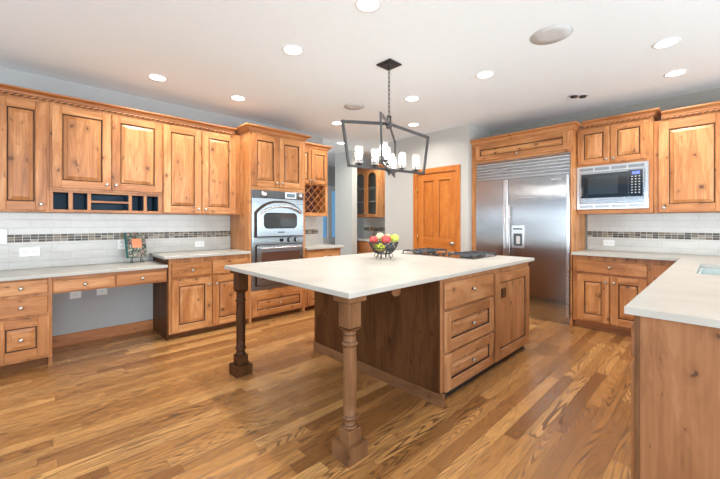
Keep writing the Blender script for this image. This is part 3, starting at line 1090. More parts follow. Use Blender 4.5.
mw = thing('microwave', 'built-in microwave in a steel trim frame with blue display', 'microwave', (RM, 1.264, 0), -PI/2)
m = MB(); m.box(0.001, 0.698, 0.001, 0.38, 1.438, 1.970, 'slate_panel'); m.build('body', mw)
m = MB()
m.band([(0, 1.440), (0.699, 1.440), (0.699, 1.967), (0, 1.967)], [(0.028, 1.505), (0.672, 1.505), (0.672, 1.895), (0.028, 1.895)], -0.018, 0.0, 'steel_bright')
tf = m.build('trim_frame', mw)
for z0, z1 in ((1.456, 1.490), (1.912, 1.948)):
    m = MB()
    for i in range(4):
        x0 = 0.030+i*0.163
        for k in range(5):
            zz = z0+(z1-z0)*k/5
            m.box(x0, x0+0.145, -0.0195, -0.0182, zz, zz+(z1-z0)/5*0.55, 'slate_panel')
    m.build('vent_grille', tf)
m = MB(); m.box(0.030, 0.670, -0.030, -0.001, 1.507, 1.893, 'steel', 0.003); dr = m.build('door', mw)
m = MB(); m.box(0.050, 0.520, -0.0335, -0.0302, 1.575, 1.870, 'black_glass', 0.001); gl = m.build('glass', dr)
m = MB(); m.box(0.125, 0.425, -0.0345, -0.0337, 1.620, 1.830, 'oven_glass'); m.build('window', gl)
m = MB(); m.tube([(0.075, -0.0336, 1.60), (0.075, -0.055, 1.61), (0.075, -0.055, 1.70), (0.075, -0.0336, 1.71)], 0.006, 'black_iron', 8); m.build('handle', dr)
m = MB(); m.box(0.522, 0.652, -0.0335, -0.0302, 1.575, 1.880, 'black_glass', 0.001); kp = m.build('control_panel', mw)
m = MB(); m.box(0.555, 0.625, -0.0345, -0.0337, 1.830, 1.862, 'blue_display'); m.build('display', kp)
for i in range(3):
    for k in range(7):
        x = 0.548+i*0.033; z = 1.800-k*0.031
        m = MB(); m.box(x, x+0.014, -0.0345, -0.0337, z, z+0.010, 'grey_plastic'); m.build('key', kp)

# far right wall cabinet
RU = 5.11
UD = XR-RU-0.001
c = thing('wall_cabinet', 'knotty alder wall cabinet with one wide door, right of the microwave', 'cabinet', (RU, 0.529, 0), -PI/2)
m = MB(); m.box(0, 1.10, 0, UD, 1.385, 2.42, 'alder_z', 0.002); m.build('body', c)
raised(c, 'door', 0.040, 0.571, 1.392, 2.392, (0.088, 1.44), 0.085)
raised(c, 'door', 0.583, 1.085, 1.392, 2.392, (1.04, 1.44), 0.085)
c2 = thing('crown_moulding', 'crown moulding with rope bead over the far right wall cabinet', 'moulding', (RU, 0.529, 2.42), -PI/2)
m = MB(); m.sweep([(0.066, 0), (1.10, 0)], crown_prof(0.020, 0.088, 0.065), 'crown_alder_x'); m.build('cornice', c2)
m = MB(); m.box(0.066, 1.10, -0.004, UD, 0.0005, 0.0198, 'alder_x'); m.build('fascia', c2)
m = MB(); rope(m, 0.066, 1.10, -0.0160, 0.010); m.build('rope_bead', c2)

# right wall base cabinets
c = thing('base_cabinet', 'alder base cabinet with one wide drawer over two doors, right of the refrigerator', 'cabinet', (RF, 1.262, 0), -PI/2)
m = MB(); m.box(0.001, 0.735, 0, FD, 0.085, 0.884, 'alder_z', 0.001); m.build('body', c)
m = MB(); m.box(0.001, 0.735, 0.07, 0.09, 0, 0.085, 'crown_alder_x'); m.build('toe_kick', c)
slab(c, 0.045, 0.708, 0.680, 0.828, (0.376, 0.757))
raised(c, 'door', 0.050, 0.372, 0.110, 0.652, (0.340, 0.585), 0.072)
raised(c, 'door', 0.382, 0.708, 0.110, 0.652, (0.418, 0.585), 0.072)
c = thing('corner_cabinet', 'narrow alder base cabinet in the corner behind the peninsula worktop', 'cabinet', (RF, 0.526, 0), -PI/2)
m = MB(); m.box(0, 0.27, 0, FD, 0.085, 0.884, 'alder_z', 0.001); m.build('body', c)
m = MB(); m.box(0, 0.27, 0.07, 0.09, 0, 0.085, 'crown_alder_x'); m.build('toe_kick', c)
slab(c, 0.022, 0.225, 0.690, 0.828)
raised(c, 'door', 0.022, 0.225, 0.110, 0.66, None, 0.055)

# peninsula: cabinet run facing the aisle (+Y) and its end panel
c = thing('peninsula_cabinet', 'alder peninsula base with a broad plain end panel at lower right', 'cabinet', (4.79, 0.255, 0), PI)
PL = 4.79-1.885
m = MB(); m.box(0, PL, 0, 0.62, 0.085, 0.680, 'island_alder_z')
m.box(0, 0.515, 0, 0.62, 0.680, 0.884, 'island_alder_z'); m.box(1.395, PL, 0, 0.62, 0.680, 0.884, 'island_alder_z')
m.box(0.515, 1.395, 0, 0.10, 0.680, 0.884, 'island_alder_z')
m.build('body', c)
m = MB(); m.box(0, PL-0.02, 0.07, 0.60, 0, 0.085, 'toe_wood'); m.build('toe_kick', c)
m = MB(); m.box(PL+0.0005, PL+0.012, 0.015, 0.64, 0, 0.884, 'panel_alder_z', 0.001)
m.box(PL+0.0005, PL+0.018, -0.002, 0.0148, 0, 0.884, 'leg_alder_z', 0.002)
m.build('end_panel', c)
n_un = 4
uw = (PL-0.03)/n_un
for i in range(n_un):
    x0 = 0.015+i*uw
    slab(c, x0+0.01, x0+uw-0.01, 0.685, 0.835, (x0+uw/2, 0.76), 'island_alder')
    raised(c, 'door', x0+0.01, x0+uw-0.01, 0.105, 0.660, (x0+0.06, 0.60), 0.07, 'island_alder')

c = thing('l_shaped_countertop', 'pale quartz worktop turning from the right wall along the peninsula', 'countertop', (4.76, 0.29, 0))
m = MB()
def wbox(x0, x1, y0, y1):
    m.box(x0-4.76, x1-4.76, y0-0.29, y1-0.29, 0.885, 0.915, 'quartz')
wbox(4.76, XR-0.012, 0.29, 1.262)
wbox(4.25, XR-0.012, -0.42, 0.29)
wbox(1.855, 3.42, -0.42, 0.29)
wbox(3.42, 4.25, 0.13, 0.29)
wbox(3.42, 4.25, -0.42, -0.36)
bmesh.ops.remove_doubles(m.bm, verts=m.bm.verts, dist=1e-5)
m.build('slab', c)
c = thing('sink', 'white undermount sink set in the peninsula worktop', 'sink', (3.835, -0.115, 0.70))
m = MB()
x0, x1, y0, y1 = -0.413, 0.413, -0.243, 0.243
m.box(x0, x1, y0, y1, -0.012, 0.0, 'sink_white')
m.box(x0, x0+0.012, y0, y1, 0.0, 0.183, 'sink_white'); m.box(x1-0.012, x1, y0, y1, 0.0, 0.183, 'sink_white')
m.box(x0+0.012, x1-0.012, y0, y0+0.012, 0.0, 0.183, 'sink_white'); m.box(x0+0.012, x1-0.012, y1-0.012, y1, 0.0, 0.183, 'sink_white')
m.build('basin', c)
m = MB(); m.lathe([(0.045, 0.0), (0.045, 0.004), (0.03, 0.005)], (0, 0, 0.0005), 'nickel'); m.build('drain', c)

# ------------------------------------------------------------------ island
IY, IX = 1.36, 2.06
isl = thing('kitchen_island', 'large knotty alder island with drawers, vented door and two turned legs', 'island', (IX, IY, 0))
IL, IDP = 1.60, 1.46
m = MB(); m.box(0.016, IL, 0.0, IDP, 0.072, 0.884, 'island_alder_z', 0.001); m.build('body', isl)
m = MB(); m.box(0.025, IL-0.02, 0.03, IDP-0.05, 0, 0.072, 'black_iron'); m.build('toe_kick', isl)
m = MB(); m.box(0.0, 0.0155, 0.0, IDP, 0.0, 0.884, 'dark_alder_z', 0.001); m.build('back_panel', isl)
m = MB()
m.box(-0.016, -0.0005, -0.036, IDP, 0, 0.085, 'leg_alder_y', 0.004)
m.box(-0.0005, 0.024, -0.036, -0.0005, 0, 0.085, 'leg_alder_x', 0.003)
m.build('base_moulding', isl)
slab(isl, 0.050, 0.797, 0.660, 0.850, (0.425, 0.765), 'island_alder')
raised(isl, 'drawer', 0.053, 0.797, 0.358, 0.642, (0.425, 0.50), 0.075, 'island_alder', True)
raised(isl, 'drawer', 0.056, 0.797, 0.075, 0.338, (0.425, 0.215), 0.070, 'island_alder', True)
dr = raised(isl, 'door', 0.832, 1.582, 0.070, 0.835, None, 0.085, 'island_alder', bt=0.085, flat=True)
m = MB(); m.box(0.960, 1.050, -0.0175, -0.0095, 0.606, 0.690, 'glaze', 0.003)
for k in range(4):
    m.box(0.971, 1.039, -0.0195, -0.0176, 0.615+k*0.019, 0.624+k*0.019, 'toe_wood')
vt = m.build('vent', dr)
for z in (0.20, 0.36):
    m = MB(); m.lathe([(0.006, 0), (0.006, 0.06)], (1.586, -0.012, z), 'black_iron', 'z', 8); m.build('hinge', dr)
m = MB()
cl = [(0.0, 0.0), (0.062, 0.0), (0.062, -0.135)] + [(0.031+0.031*math.cos(t), -0.135-0.04*math.sin(t)) for t in [PI*k/8 for k in range(1, 8)]] + [(0.0, -0.135)]
b0 = [m.bm.verts.new((-0.035, 0.345+a, 0.884+b)) for a, b in cl]
b1 = [m.bm.verts.new((-0.0005, 0.345+a, 0.884+b)) for a, b in cl]
fs = [m.face(b0, 'island_alder_z'), m.face(list(reversed(b1)), 'island_alder_z')]
for i in range(len(cl)):
    j = (i+1) % len(cl)
    fs.append(m.face([b0[i], b0[j], b1[j], b1[i]], 'island_alder_z'))
bmesh.ops.recalc_face_normals(m.bm, faces=[f for f in fs if f])
m.build('support_cleat', isl)


def island_leg(x, y, wd):
    m = MB()
    Z = wd+'_z'
    def sq(h, z0, z1, c):
        m.box(x-h, x+h, y-h, y+h, z0, z1, Z, c)
    sq(0.072, 0.0, 0.085, 0.002)
    sq(0.045, 0.085, 0.160, 0.003)
    m.lathe([(0.036, 0.160), (0.041, 0.163), (0.041, 0.172), (0.034, 0.176), (0.034, 0.200), (0.036, 0.206), (0.043, 0.210), (0.044, 0.216), (0.043, 0.222), (0.036, 0.226),
             (0.0365, 0.30), (0.038, 0.45), (0.0365, 0.592), (0.036, 0.608), (0.043, 0.612), (0.045, 0.618), (0.043, 0.624), (0.036, 0.628), (0.034, 0.668), (0.036, 0.672), (0.036, 0.680), (0.034, 0.688)], (x, y, 0), Z, 'z', 28)
    for za, zb in ((0.1762, 0.1795), (0.2035, 0.2060), (0.2265, 0.2295), (0.6055, 0.6080), (0.6285, 0.6315), (0.6655, 0.6685)):
        m.lathe([(0.0372, za), (0.0372, zb)], (x, y, 0), 'glaze', 'z', 28)
    # square block tapering at its foot
    h0, h1 = 0.031, 0.047
    a = [m.bm.verts.new((x+sx*h0, y+sy*h0, 0.688)) for sx, sy in ((-1, -1), (1, -1), (1, 1), (-1, 1))]
    b = [m.bm.verts.new((x+sx*h1, y+sy*h1, 0.705)) for sx, sy in ((-1, -1), (1, -1), (1, 1), (-1, 1))]
    for i in range(4):
        m.face([a[i], a[(i+1) % 4], b[(i+1) % 4], b[i]], Z)
    m.face(list(reversed(a)), Z)
    sq(0.047, 0.705, 0.850, 0.008)
    sq(0.066, 0.850, 0.884, 0.004)
    return m.build('leg', isl)


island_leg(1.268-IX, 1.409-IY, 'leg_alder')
lg = island_leg(1.290-IX, 2.815-IY, 'dark_alder')  # rear leg in the shade-darkened copy of the alder
c = thing('island_countertop', 'large pale quartz island worktop with overhang toward the camera', 'countertop', (1.18, 1.318, 0))
m = MB(); m.box(0, 2.54, 0, 1.572, 0.885, 0.916, 'quartz', 0.003); m.build('slab', c)

# cooktop on the island
ck = thing('gas_cooktop', 'low steel gas cooktop with black iron grates, on the island', 'cooktop', (3.10, 1.66, 0.9165))
CW, CL = 0.52, 0.90
m = MB(); m.box(0, CW, 0, CL, 0, 0.006, 'tray_steel', 0.002); m.build('tray', ck)
burn = [(0.13, 0.15), (0.39, 0.15), (0.13, 0.75), (0.39, 0.75), (0.26, 0.45)]
for bx, by in burn[:4]:
    m = MB(); m.lathe([(0.055, 0.006), (0.050, 0.016), (0.038, 0.020), (0.036, 0.027), (0.01, 0.028)], (bx, by, 0.0003), 'black_iron', 'z', 20); m.build('burner', ck)
for y0 in (0.015, 0.615):
    m = MB()
    x0, x1, y1 = 0.02, 0.50, y0+0.27
    zt = 0.036
    def bar(p, q, r=0.006):
        m.tube([p, q], r, 'grate_iron', 6)
    for yy in (y0, y0+0.09, y0+0.18, y1):
        bar((x0, yy, zt), (x1, yy, zt))
    for xx in (x0, x0+0.12, x0+0.24, x0+0.36, x1):
        bar((xx, y0, zt), (xx, y1, zt))
    for xx in (x0, x0+0.24, x1):
        for yy in (y0, y1):
            m.tube([(xx, yy, 0.0065), (xx, yy, zt)], 0.007, 'grate_iron', 6)
    m.build('grate', ck)
for k in range(4):
    m = MB(); m.lathe([(0.019, 0.0065), (0.018, 0.024), (0.013, 0.026)], (0.055+0.13*k, 0.45, 0), 'black_iron', 'z', 14); m.build('knob', ck)

# fruit bowl
BX, BY, BZ = 2.55, 2.33, 0.9165
bw = thing('wire_fruit_bowl', 'black scrolled wire fruit bowl standing on the island', 'bowl', (BX, BY, BZ))
bw.scale = (1.26, 1.26, 1.26)
m = MB()
def circ(r, z, n=32):
    return [(r*math.cos(2*PI*k/n), r*math.sin(2*PI*k/n), z) for k in range(n)]
def bowl_r(z):
    return 0.045+0.072*math.sqrt(max(0, (z-0.04)/0.09))
m.tube(circ(0.117, 0.130), 0.0035, 'black_iron', 6, True)
m.tube(circ(bowl_r(0.085), 0.085), 0.0025, 'black_iron', 6, True)
m.tube(circ(0.045, 0.040), 0.003, 'black_iron', 6, True)
for k in range(28):
    a = 2*PI*k/28
    pts = []
    for i in range(9):
        z = 0.04+0.09*i/8
        aa = a+0.5*math.sin(PI*i/8)*(1 if k % 2 else -1)
        pts.append((bowl_r(z)*math.cos(aa), bowl_r(z)*math.sin(aa), z))
    m.tube(pts, 0.0030, 'black_iron', 5)
m.build('basket', bw)
for k in range(4):
    a = 2*PI*k/4+0.4
    m = MB()
    pts = []
    for i in range(19):
        t = i/18*2.6*PI
        r_ = 0.022*(1-0.55*i/18)
        rr = 0.062 + r_*math.cos(t+PI/2)
        zz = 0.0245 + r_*math.sin(t-PI/2)
        pts.append((rr*math.cos(a), rr*math.sin(a), zz))
    pts = [(0.045*math.cos(a), 0.045*math.sin(a), 0.040)] + pts
    m.tube(pts, 0.0026, 'black_iron', 6); m.build('foot', bw)


def fruit(name, label, cat, dx, dy, z, r, mat, tall=0.92, group=None):
    o = thing(name, label, cat, (BX+dx*1.26, BY+dy*1.26, BZ+z*1.26))
    o.scale = (1.26, 1.26, 1.26)
    m = MB()
    prof = []
    for k in range(13):
        t = PI*k/12
        rr = r*math.sin(t)*(1+0.06*math.cos(t))
        zz = -r*tall*math.cos(t)
        if k > 9: zz -= 0.10*r*(k-9)/3*1.6
        if k < 2: zz += 0.08*r
        prof.append((max(rr, 0.0015), zz))
    m.lathe(prof, (0, 0, 0), mat, 'z', 20); m.build('flesh', o)
    m = MB(); m.tube([(0, 0, r*tall*0.78), (0.002, 0, r*tall*1.05), (0.006, 0.002, r*tall*1.2)], 0.0018, 'stem_brown', 6); m.build('stem', o)
    o.rotation_euler = (random.uniform(-0.5, 0.5), random.uniform(-0.5, 0.5), random.uniform(0, 6))
    return o


# view direction across the bowl: right = (0.72,-0.69), toward the camera = (-0.69,-0.72)
def rc(r_, c_):
    return (0.7234*r_-0.6905*c_, -0.6905*r_-0.7234*c_)
fruit('apple', 'red apple hanging over the left rim of the fruit bowl', 'fruit', *rc(-0.079, 0.022), 0.149, 0.034, 'red_skin')
fruit('apple', 'larger red apple in the middle of the fruit bowl', 'fruit', *rc(0.017, 0.039), 0.154, 0.039, 'red_skin')
fruit('apple', 'bright green apple on the right side of the fruit bowl', 'fruit', *rc(0.085, -0.001), 0.161, 0.038, 'green_skin')
fruit('pear', 'pale cream-green fruit at the top left of the bowl', 'fruit', *rc(-0.027, -0.018), 0.174, 0.034, 'pale_skin')
fruit('peach', 'yellow-orange fruit at the back of the bowl', 'fruit', *rc(0.033, -0.053), 0.165, 0.034, 'peach_skin')
fruit('apple', 'yellow-green apple low at the front left of the bowl', 'fruit', *rc(-0.028, 0.048), 0.095, 0.034, 'lime_skin')
fruit('apple', 'yellow-green apple low at the left of the bowl, deeper inside', 'fruit', *rc(-0.045, -0.020), 0.092, 0.032, 'lime_skin')
fruit('plum', 'dark fruit low at the front right of the bowl', 'fruit', *rc(0.044, 0.028), 0.087, 0.032, 'slate_panel')

# ------------------------------------------------------------------ cookbook on its easel
es = thing('book_easel', 'small black wrought-iron easel on the desk', 'easel', (0.858, 4.51, 0.8255))
m = MB()
for s_ in (-1, 1):
    x = 0.045*s_
    m.tube([(x, 0.06, 0.0), (x, 0.025, 0.09), (x, 0.05, 0.22)], 0.0035, 'black_iron', 6)
    pts = [(x, 0.03, 0.075), (x, -0.03, 0.062), (x, -0.032, 0.052), (x*1.0, -0.025, 0.030)]
    for i in range(12):
        t = i/11*2*PI
        pts.append((x+0.018*s_*(1-math.cos(t))*0.6+0.0, -0.022, 0.022+0.018*math.cos(t)*1.0))
    m.tube(pts, 0.003, 'black_iron', 6)
    m.tube([(x, -0.024, 0.035), (x, -0.024, 0.003)], 0.003, 'black_iron', 6)
m.tube([(-0.045, 0.026, 0.085), (0.045, 0.026, 0.085)], 0.003, 'black_iron', 6)
m.build('stand', es)
bk = thing('cookbook', 'floral cookbook with teal spine and orange panel, propped on the easel', 'book', (0.868, 4.485, 0.895))
bk.rotation_euler = (math.radians(-14), 0, math.radians(12))
m = MB(); m.box(-0.095, 0.095, -0.0010, 0.002, 0, 0.275, 'floral_cover'); m.box(-0.095, 0.095, 0.044, 0.047, 0, 0.275, 'teal_cloth'); m.build('cover', bk)
m = MB(); m.box(-0.099, -0.0952, -0.001, 0.047, 0, 0.275, 'teal_cloth'); m.build('spine', bk)
m = MB(); m.box(-0.094, 0.090, 0.0022, 0.0438, 0.004, 0.270, 'paper'); m.build('pages', bk)
m = MB(); m.prism([(-0.045, 0.105), (0.045, 0.105), (0.050, 0.15), (0.045, 0.205), (-0.045, 0.205), (-0.050, 0.15)], -0.0020, -0.0012, 'orange_card'); m.build('title_panel', bk)


# ------------------------------------------------------------------ wall plates
def plate(name, label, loc, rz, w, h, socks, mat='white_plastic', cat='outlet'):
    t = thing(name, label, cat, loc, rz)
    m = MB(); m.box(-w/2, w/2, -0.006, -0.0003, -h/2, h/2, mat, 0.002); m.build('cover_plate', t)
    for sx, sz, sw, sh, nm in socks:
        m = MB(); m.box(sx-sw/2, sx+sw/2, -0.008, -0.0062, sz-sh/2, sz+sh/2, mat, 0.001)
        if nm == 'socket':
            m.box(sx-0.008, sx-0.005, -0.0083, -0.0081, sz-0.006, sz+0.006, 'slate_panel')
            m.box(sx+0.005, sx+0.008, -0.0083, -0.0081, sz-0.006, sz+0.006, 'slate_panel')
        m.build(nm, t)


yt = YL-0.0112
plate('light_switch', 'wide white switch plate on the tile at the left edge', (-0.25, YL-0.0132, 1.146), 0, 0.18, 0.145, [(-0.045, 0, 0.034, 0.07, 'rocker'), (0.045, 0, 0.034, 0.07, 'rocker')], cat='switch')
plate('wall_outlet', 'white double outlet on the tile above the desk, under the switch plate', (-0.005, yt, 0.990), 0, 0.150, 0.092, [(-0.035, 0, 0.045, 0.05, 'socket'), (0.035, 0, 0.045, 0.05, 'socket')])
plate('wall_outlet', 'single white outlet on the tile just left of the cookbook', (0.742, yt, 1.030), 0, 0.072, 0.11, [(0, 0.024, 0.034, 0.032, 'socket'), (0, -0.024, 0.034, 0.032, 'socket')])
plate('wall_outlet', 'horizontal white outlet on the tile above the left base counter', (1.590, yt, 0.995), 0, 0.118, 0.075, [(-0.025, 0, 0.032, 0.034, 'socket'), (0.025, 0, 0.032, 0.034, 'socket')])
plate('wall_outlet', 'left grey-white outlet box inside the desk kneehole', (0.343, YL, 0.515), 0, 0.095, 0.075, [(0, 0, 0.05, 0.034, 'socket')])
plate('wall_outlet', 'right grey-white outlet box inside the desk kneehole', (0.568, YL, 0.520), 0, 0.095, 0.075, [(0, 0, 0.05, 0.034, 'socket')])
plate('wall_outlet', 'horizontal white outlet on the tile of the right wall', (XR-0.0112, 1.005, 1.012), -PI/2, 0.118, 0.075, [(-0.025, 0, 0.032, 0.034, 'socket'), (0.025, 0, 0.032, 0.034, 'socket')])

# ------------------------------------------------------------------ pantry door (faces -X)
pd = bpy.data.objects.new('door_1', None)
COL.objects.link(pd)
pd.location = (PX, D1, 0)
pd.rotation_euler = (0, 0, -PI/2)
structure(pd)
WD = D1-D0
m = MB()
m.box(-0.068, 0.018, -0.018, -0.0005, 0, DT+0.065, 'fir_z', 0.003)
m.box(WD-0.018, WD+0.060, -0.018, -0.0005, 0, DT+0.065, 'fir_z', 0.003)
m.box(0.018, WD-0.018, -0.018, -0.0005, DT-0.018, DT+0.065, 'fir_x', 0.003)
m.box(0.0005, 0.018, 0.0, 0.125, 0, DT-0.018, 'fir_z'); m.box(WD-0.018, WD-0.0005, 0, 0.125, 0, DT-0.018, 'fir_z'); m.box(0.018, WD-0.018, 0, 0.125, DT-0.018, DT-0.0005, 'fir_x')
m.build('casing', pd)
lx0, lx1, lz1 = 0.022, WD-0.022, DT-0.022
m = MB()
xs = [lx0, lx0+0.105, lx0+0.310, lx0+0.405, lx1-0.105, lx1]
y0, y1 = 0.004, 0.040
for a, b in ((xs[0], xs[1]), (xs[4], xs[5])):
    m.box(a, b, y0, y1, 0.008, lz1, 'fir_z', 0.002)
for a, b in ((0.008, 0.22), (0.82, 1.03), (1.955, lz1)):
    m.box(xs[1], xs[4], y0, y1, a, b, 'fir_x', 0.002)
for a, b in ((0.22, 0.82), (1.03, 1.955)):
    m.box(xs[2], xs[3], y0, y1, a, b, 'fir_z', 0.002)
lf = m.build('leaf', pd)
for xa, xb in ((xs[1], xs[2]), (xs[3], xs[4])):
    for a, b in ((0.22, 0.82), (1.03, 1.955)):
        p = MB(); p.box(xa, xb, y0+0.020, y1-0.010, a, b, 'fir_z')
        for (u0, u1, v0, v1) in ((xa, xa+0.006, a, b), (xb-0.006, xb, a, b), (xa+0.006, xb-0.006, a, a+0.006), (xa+0.006, xb-0.006, b-0.006, b)):
            p.box(u0, u1, y0+0.0185, y0+0.0199, v0, v1, 'toe_wood')
        p.box(xa+0.035, xb-0.035, y0+0.014, y0+0.0199, a+0.035, b-0.035, 'fir_z', 0.003); p.build('panel', lf)
m = MB(); m.lathe([(0.03, 0), (0.03, 0.006), (0.011, 0.010), (0.011, 0.03), (0.024, 0.036), (0.030, 0.05), (0.024, 0.062), (0.008, 0.066)], (lx1-0.055, y0, 0.945), 'nickel', '-y', 18); m.build('door_knob', lf)
for z in (0.25, 1.03, 1.82):
    m = MB(); m.lathe([(0.010, 0), (0.010, 0.10)], (0.018, -0.012, z-0.05), 'brass', 'z', 8); m.build('hinge', pd)

# ------------------------------------------------------------------ butler's niche beyond the pantry
NX = 5.62
c = thing('glass_cabinet', 'narrow alder wall cabinet with glass doors in the niche past the pantry', 'cabinet', (5.29, 5.70, 0), -PI/2)
m = MB()
nd = NX-5.29-0.001
cw = 0.730
m.box(0, 0.018, 0, nd, 1.385, 2.42, 'alder_z'); m.box(cw-0.018, cw, 0, nd, 1.385, 2.42, 'alder_z')
m.box(0.018, cw-0.018, 0, nd, 1.385, 1.41, 'alder_x'); m.box(0.018, cw-0.018, 0, nd, 2.39, 2.42, 'alder_x')
m.box(0.018, cw-0.018, nd-0.012, nd, 1.41, 2.39, 'shelf_interior')
m.build('body', c)
for z in (1.72, 2.02):
    m = MB(); m.box(0.018, cw-0.018, 0.03, nd-0.012, z, z+0.016, 'white_trim'); m.build('shelf', c)
for x0, x1, kx in ((0.006, 0.362, 0.340), (0.368, 0.724, 0.390)):
    a, b, z0, z1 = x0, x1, 1.392, 2.405
    n = 20
    inner = [(a+0.06, z0+0.065)] + [(a+0.06+(b-a-0.12)*i/n, z1-0.13+0.065*math.sin(PI*i/n)**0.7 if 0 < i < n else z1-0.13) for i in range(n+1)] + [(b-0.06, z0+0.065)]
    outer = [(a, z0)] + [(a+(b-a)*i/n, z1) for i in range(n+1)] + [(b, z0)]
    m = MB(); m.band(outer, inner, -0.020, -0.001, 'alder_z'); d = m.build('door', c)
    m = MB(); m.box(a+0.045, b-0.045, -0.010, -0.007, z0+0.045, z1-0.045, 'clear_glass'); m.build('pane', d)
    add_knob(d, kx, 1.46)
c = thing('crown_moulding', 'narrow crown moulding on the glass-door cabinet in the niche', 'moulding', (5.29, 5.70, 2.42), -PI/2)
m = MB(); m.sweep([(0, 0), (cw, 0), (cw, nd-0.01)], crown_prof(0.001, 0.066, 0.055), 'crown_alder_x'); m.build('cornice', c)
c = thing('base_cabinet', 'small alder base cabinet in the niche below the glass cabinet', 'cabinet', (5.03, 5.75, 0), -PI/2)
m = MB(); m.box(0, 1.455, 0, NX-5.03-0.001, 0.085, 0.884, 'crown_alder_z', 0.001); m.build('body', c)
m = MB(); m.box(0, 1.455, 0.07, 0.09, 0, 0.085, 'toe_wood'); m.build('toe_kick', c)
for i in range(3):
    x0 = 0.02+i*0.475
    slab(c, x0, x0+0.455, 0.69, 0.845, (x0+0.228, 0.768), 'crown_alder')
    raised(c, 'door', x0, x0+0.455, 0.11, 0.665, (x0+0.04, 0.60), 0.07, 'crown_alder')
c = thing('niche_countertop', 'pale quartz worktop inside the niche past the pantry', 'countertop', (5.0, 5.24, 0))
m = MB(); m.box(0, 0.608, -0.945, 0.51, 0.885, 0.915, 'quartz', 0.003); m.build('slab', c)
backsplash('grey-lit tile backsplash with mosaic band inside the niche', (NX, 5.75, 0), -PI/2, [(0, 1.455, 0.9155, 1.384)], (0, 1.455))
c = thing('bar_faucet', 'small brass gooseneck faucet on the niche worktop', 'faucet', (5.42, 5.25, 0.9155))
m = MB(); m.lathe([(0.03, 0), (0.028, 0.012), (0.016, 0.02), (0.013, 0.05)], (0, 0, 0), 'brass', 'z', 16); m.build('base', c)
m = MB(); m.tube([(0, 0, 0.05), (0, 0, 0.20)] + [(-0.06+0.06*math.cos(t), 0, 0.20+0.06*math.sin(t)) for t in [PI*k/10 for k in range(1, 11)]] + [(-0.12, 0, 0.17)], 0.010, 'brass', 10); m.build('spout', c)
for s_ in (-1, 1):
    m = MB(); m.lathe([(0.022, 0), (0.018, 0.02), (0.010, 0.035), (0.022, 0.045), (0.022, 0.055), (0.008, 0.06)], (0, 0.09*s_, 0), 'brass', 'z', 14); m.build('handle', c)


# ------------------------------------------------------------------ ceiling fixtures
def make_downlight():
    t = thing('recessed_light', 'x', 'ceiling light', (0, 0, ZC), 0, 'recessed ceiling lights')
    m = MB()
    n = 28
    prof_o, prof_i = 0.092, 0.072
    pts_o = [m.bm.verts.new((prof_o*math.cos(2*PI*k/n), prof_o*math.sin(2*PI*k/n), -0.0005)) for k in range(n)]
    pts_m = [m.bm.verts.new((0.086*math.cos(2*PI*k/n), 0.086*math.sin(2*PI*k/n), -0.006)) for k in range(n)]
    pts_i = [m.bm.verts.new((prof_i*math.cos(2*PI*k/n), prof_i*math.sin(2*PI*k/n), -0.004)) for k in range(n)]
    for k in range(n):
        j = (k+1) % n
        m.face([pts_o[j], pts_o[k], pts_m[k], pts_m[j]], 'white_trim', True)
        m.face([pts_m[j], pts_m[k], pts_i[k], pts_i[j]], 'white_trim', True)
    m.build('trim_ring', t)
    m = MB()
    m.lathe([(0.073, -0.0045), (0.073, -0.0035)], (0, 0, 0), 'lamp_lens', 'z', n, False)
    m.build('lens', t)
    return t


downs = [(0.93, 3.94, 'recessed ceiling light nearest the left wall, above the desk'),
         (1.77, 3.93, 'recessed ceiling light in front of the oven column crown, to its left'),
         (1.613, 2.515, 'recessed ceiling light left of the chandelier canopy, above the island overhang'),
         (1.637, 1.637, 'recessed ceiling light cut by the top edge of the photo, nearest the camera'),
         (3.265, 2.529, 'recessed ceiling light just right of the chandelier chain'),
         (4.15, 3.187, 'small recessed ceiling light between chandelier chain and pantry corner'),
         (3.257, 1.618, 'recessed ceiling light over the island front, left of the round ceiling speaker'),
         (3.754, 0.313, 'front one of the two recessed lights over the peninsula sink'),
         (4.576, 0.312, 'rear one of the two recessed lights over the peninsula sink'),
         (3.271, 3.918, 'recessed ceiling light beside the left end of the chandelier frame, near the wine cabinet'),
         (4.157, 4.85, 'farthest recessed ceiling light, in the hall past the wine cabinet'),
         (5.10, 4.72, 'added unseen ceiling light brightening the niche, hidden behind the chandelier glass')]  # last one is an added light, out of view, to brighten the niche
dl0 = make_downlight()
for i, (x, y, lab) in enumerate(downs):
    o = dl0 if i == 0 else copy_tree(dl0)
    o.location = (x, y, ZC)
    o['label'] = lab
    ld = bpy.data.lights.new('recessed_lamp', 'AREA')
    ld.shape = 'DISK'
    ld.size = 0.13
    ld.energy = DOWN_W
    ld.spread = math.radians(150)
    ld.color = (1.0, 0.95, 0.88)
    lo = bpy.data.objects.new('recessed_lamp', ld)
    COL.objects.link(lo)
    lo.location = (x, y, ZC-0.008)


def ceiling_speaker(x, y, r, label):
    t = thing('ceiling_speaker', label, 'speaker', (x, y, ZC))
    m = MB(); m.lathe([(r, -0.0005), (r, -0.002), (r-0.004, -0.003), (r-0.006, -0.002)], (0, 0, 0), 'speaker_mesh', 'z', 36); m.build('rim', t)
    m = MB(); m.lathe([(r-0.006, -0.0022), (r-0.006, -0.0032), (r*0.5, -0.0042), (0.004, -0.0045)], (0, 0, 0), 'speaker_mesh', 'z', 36); m.build('grille', t)


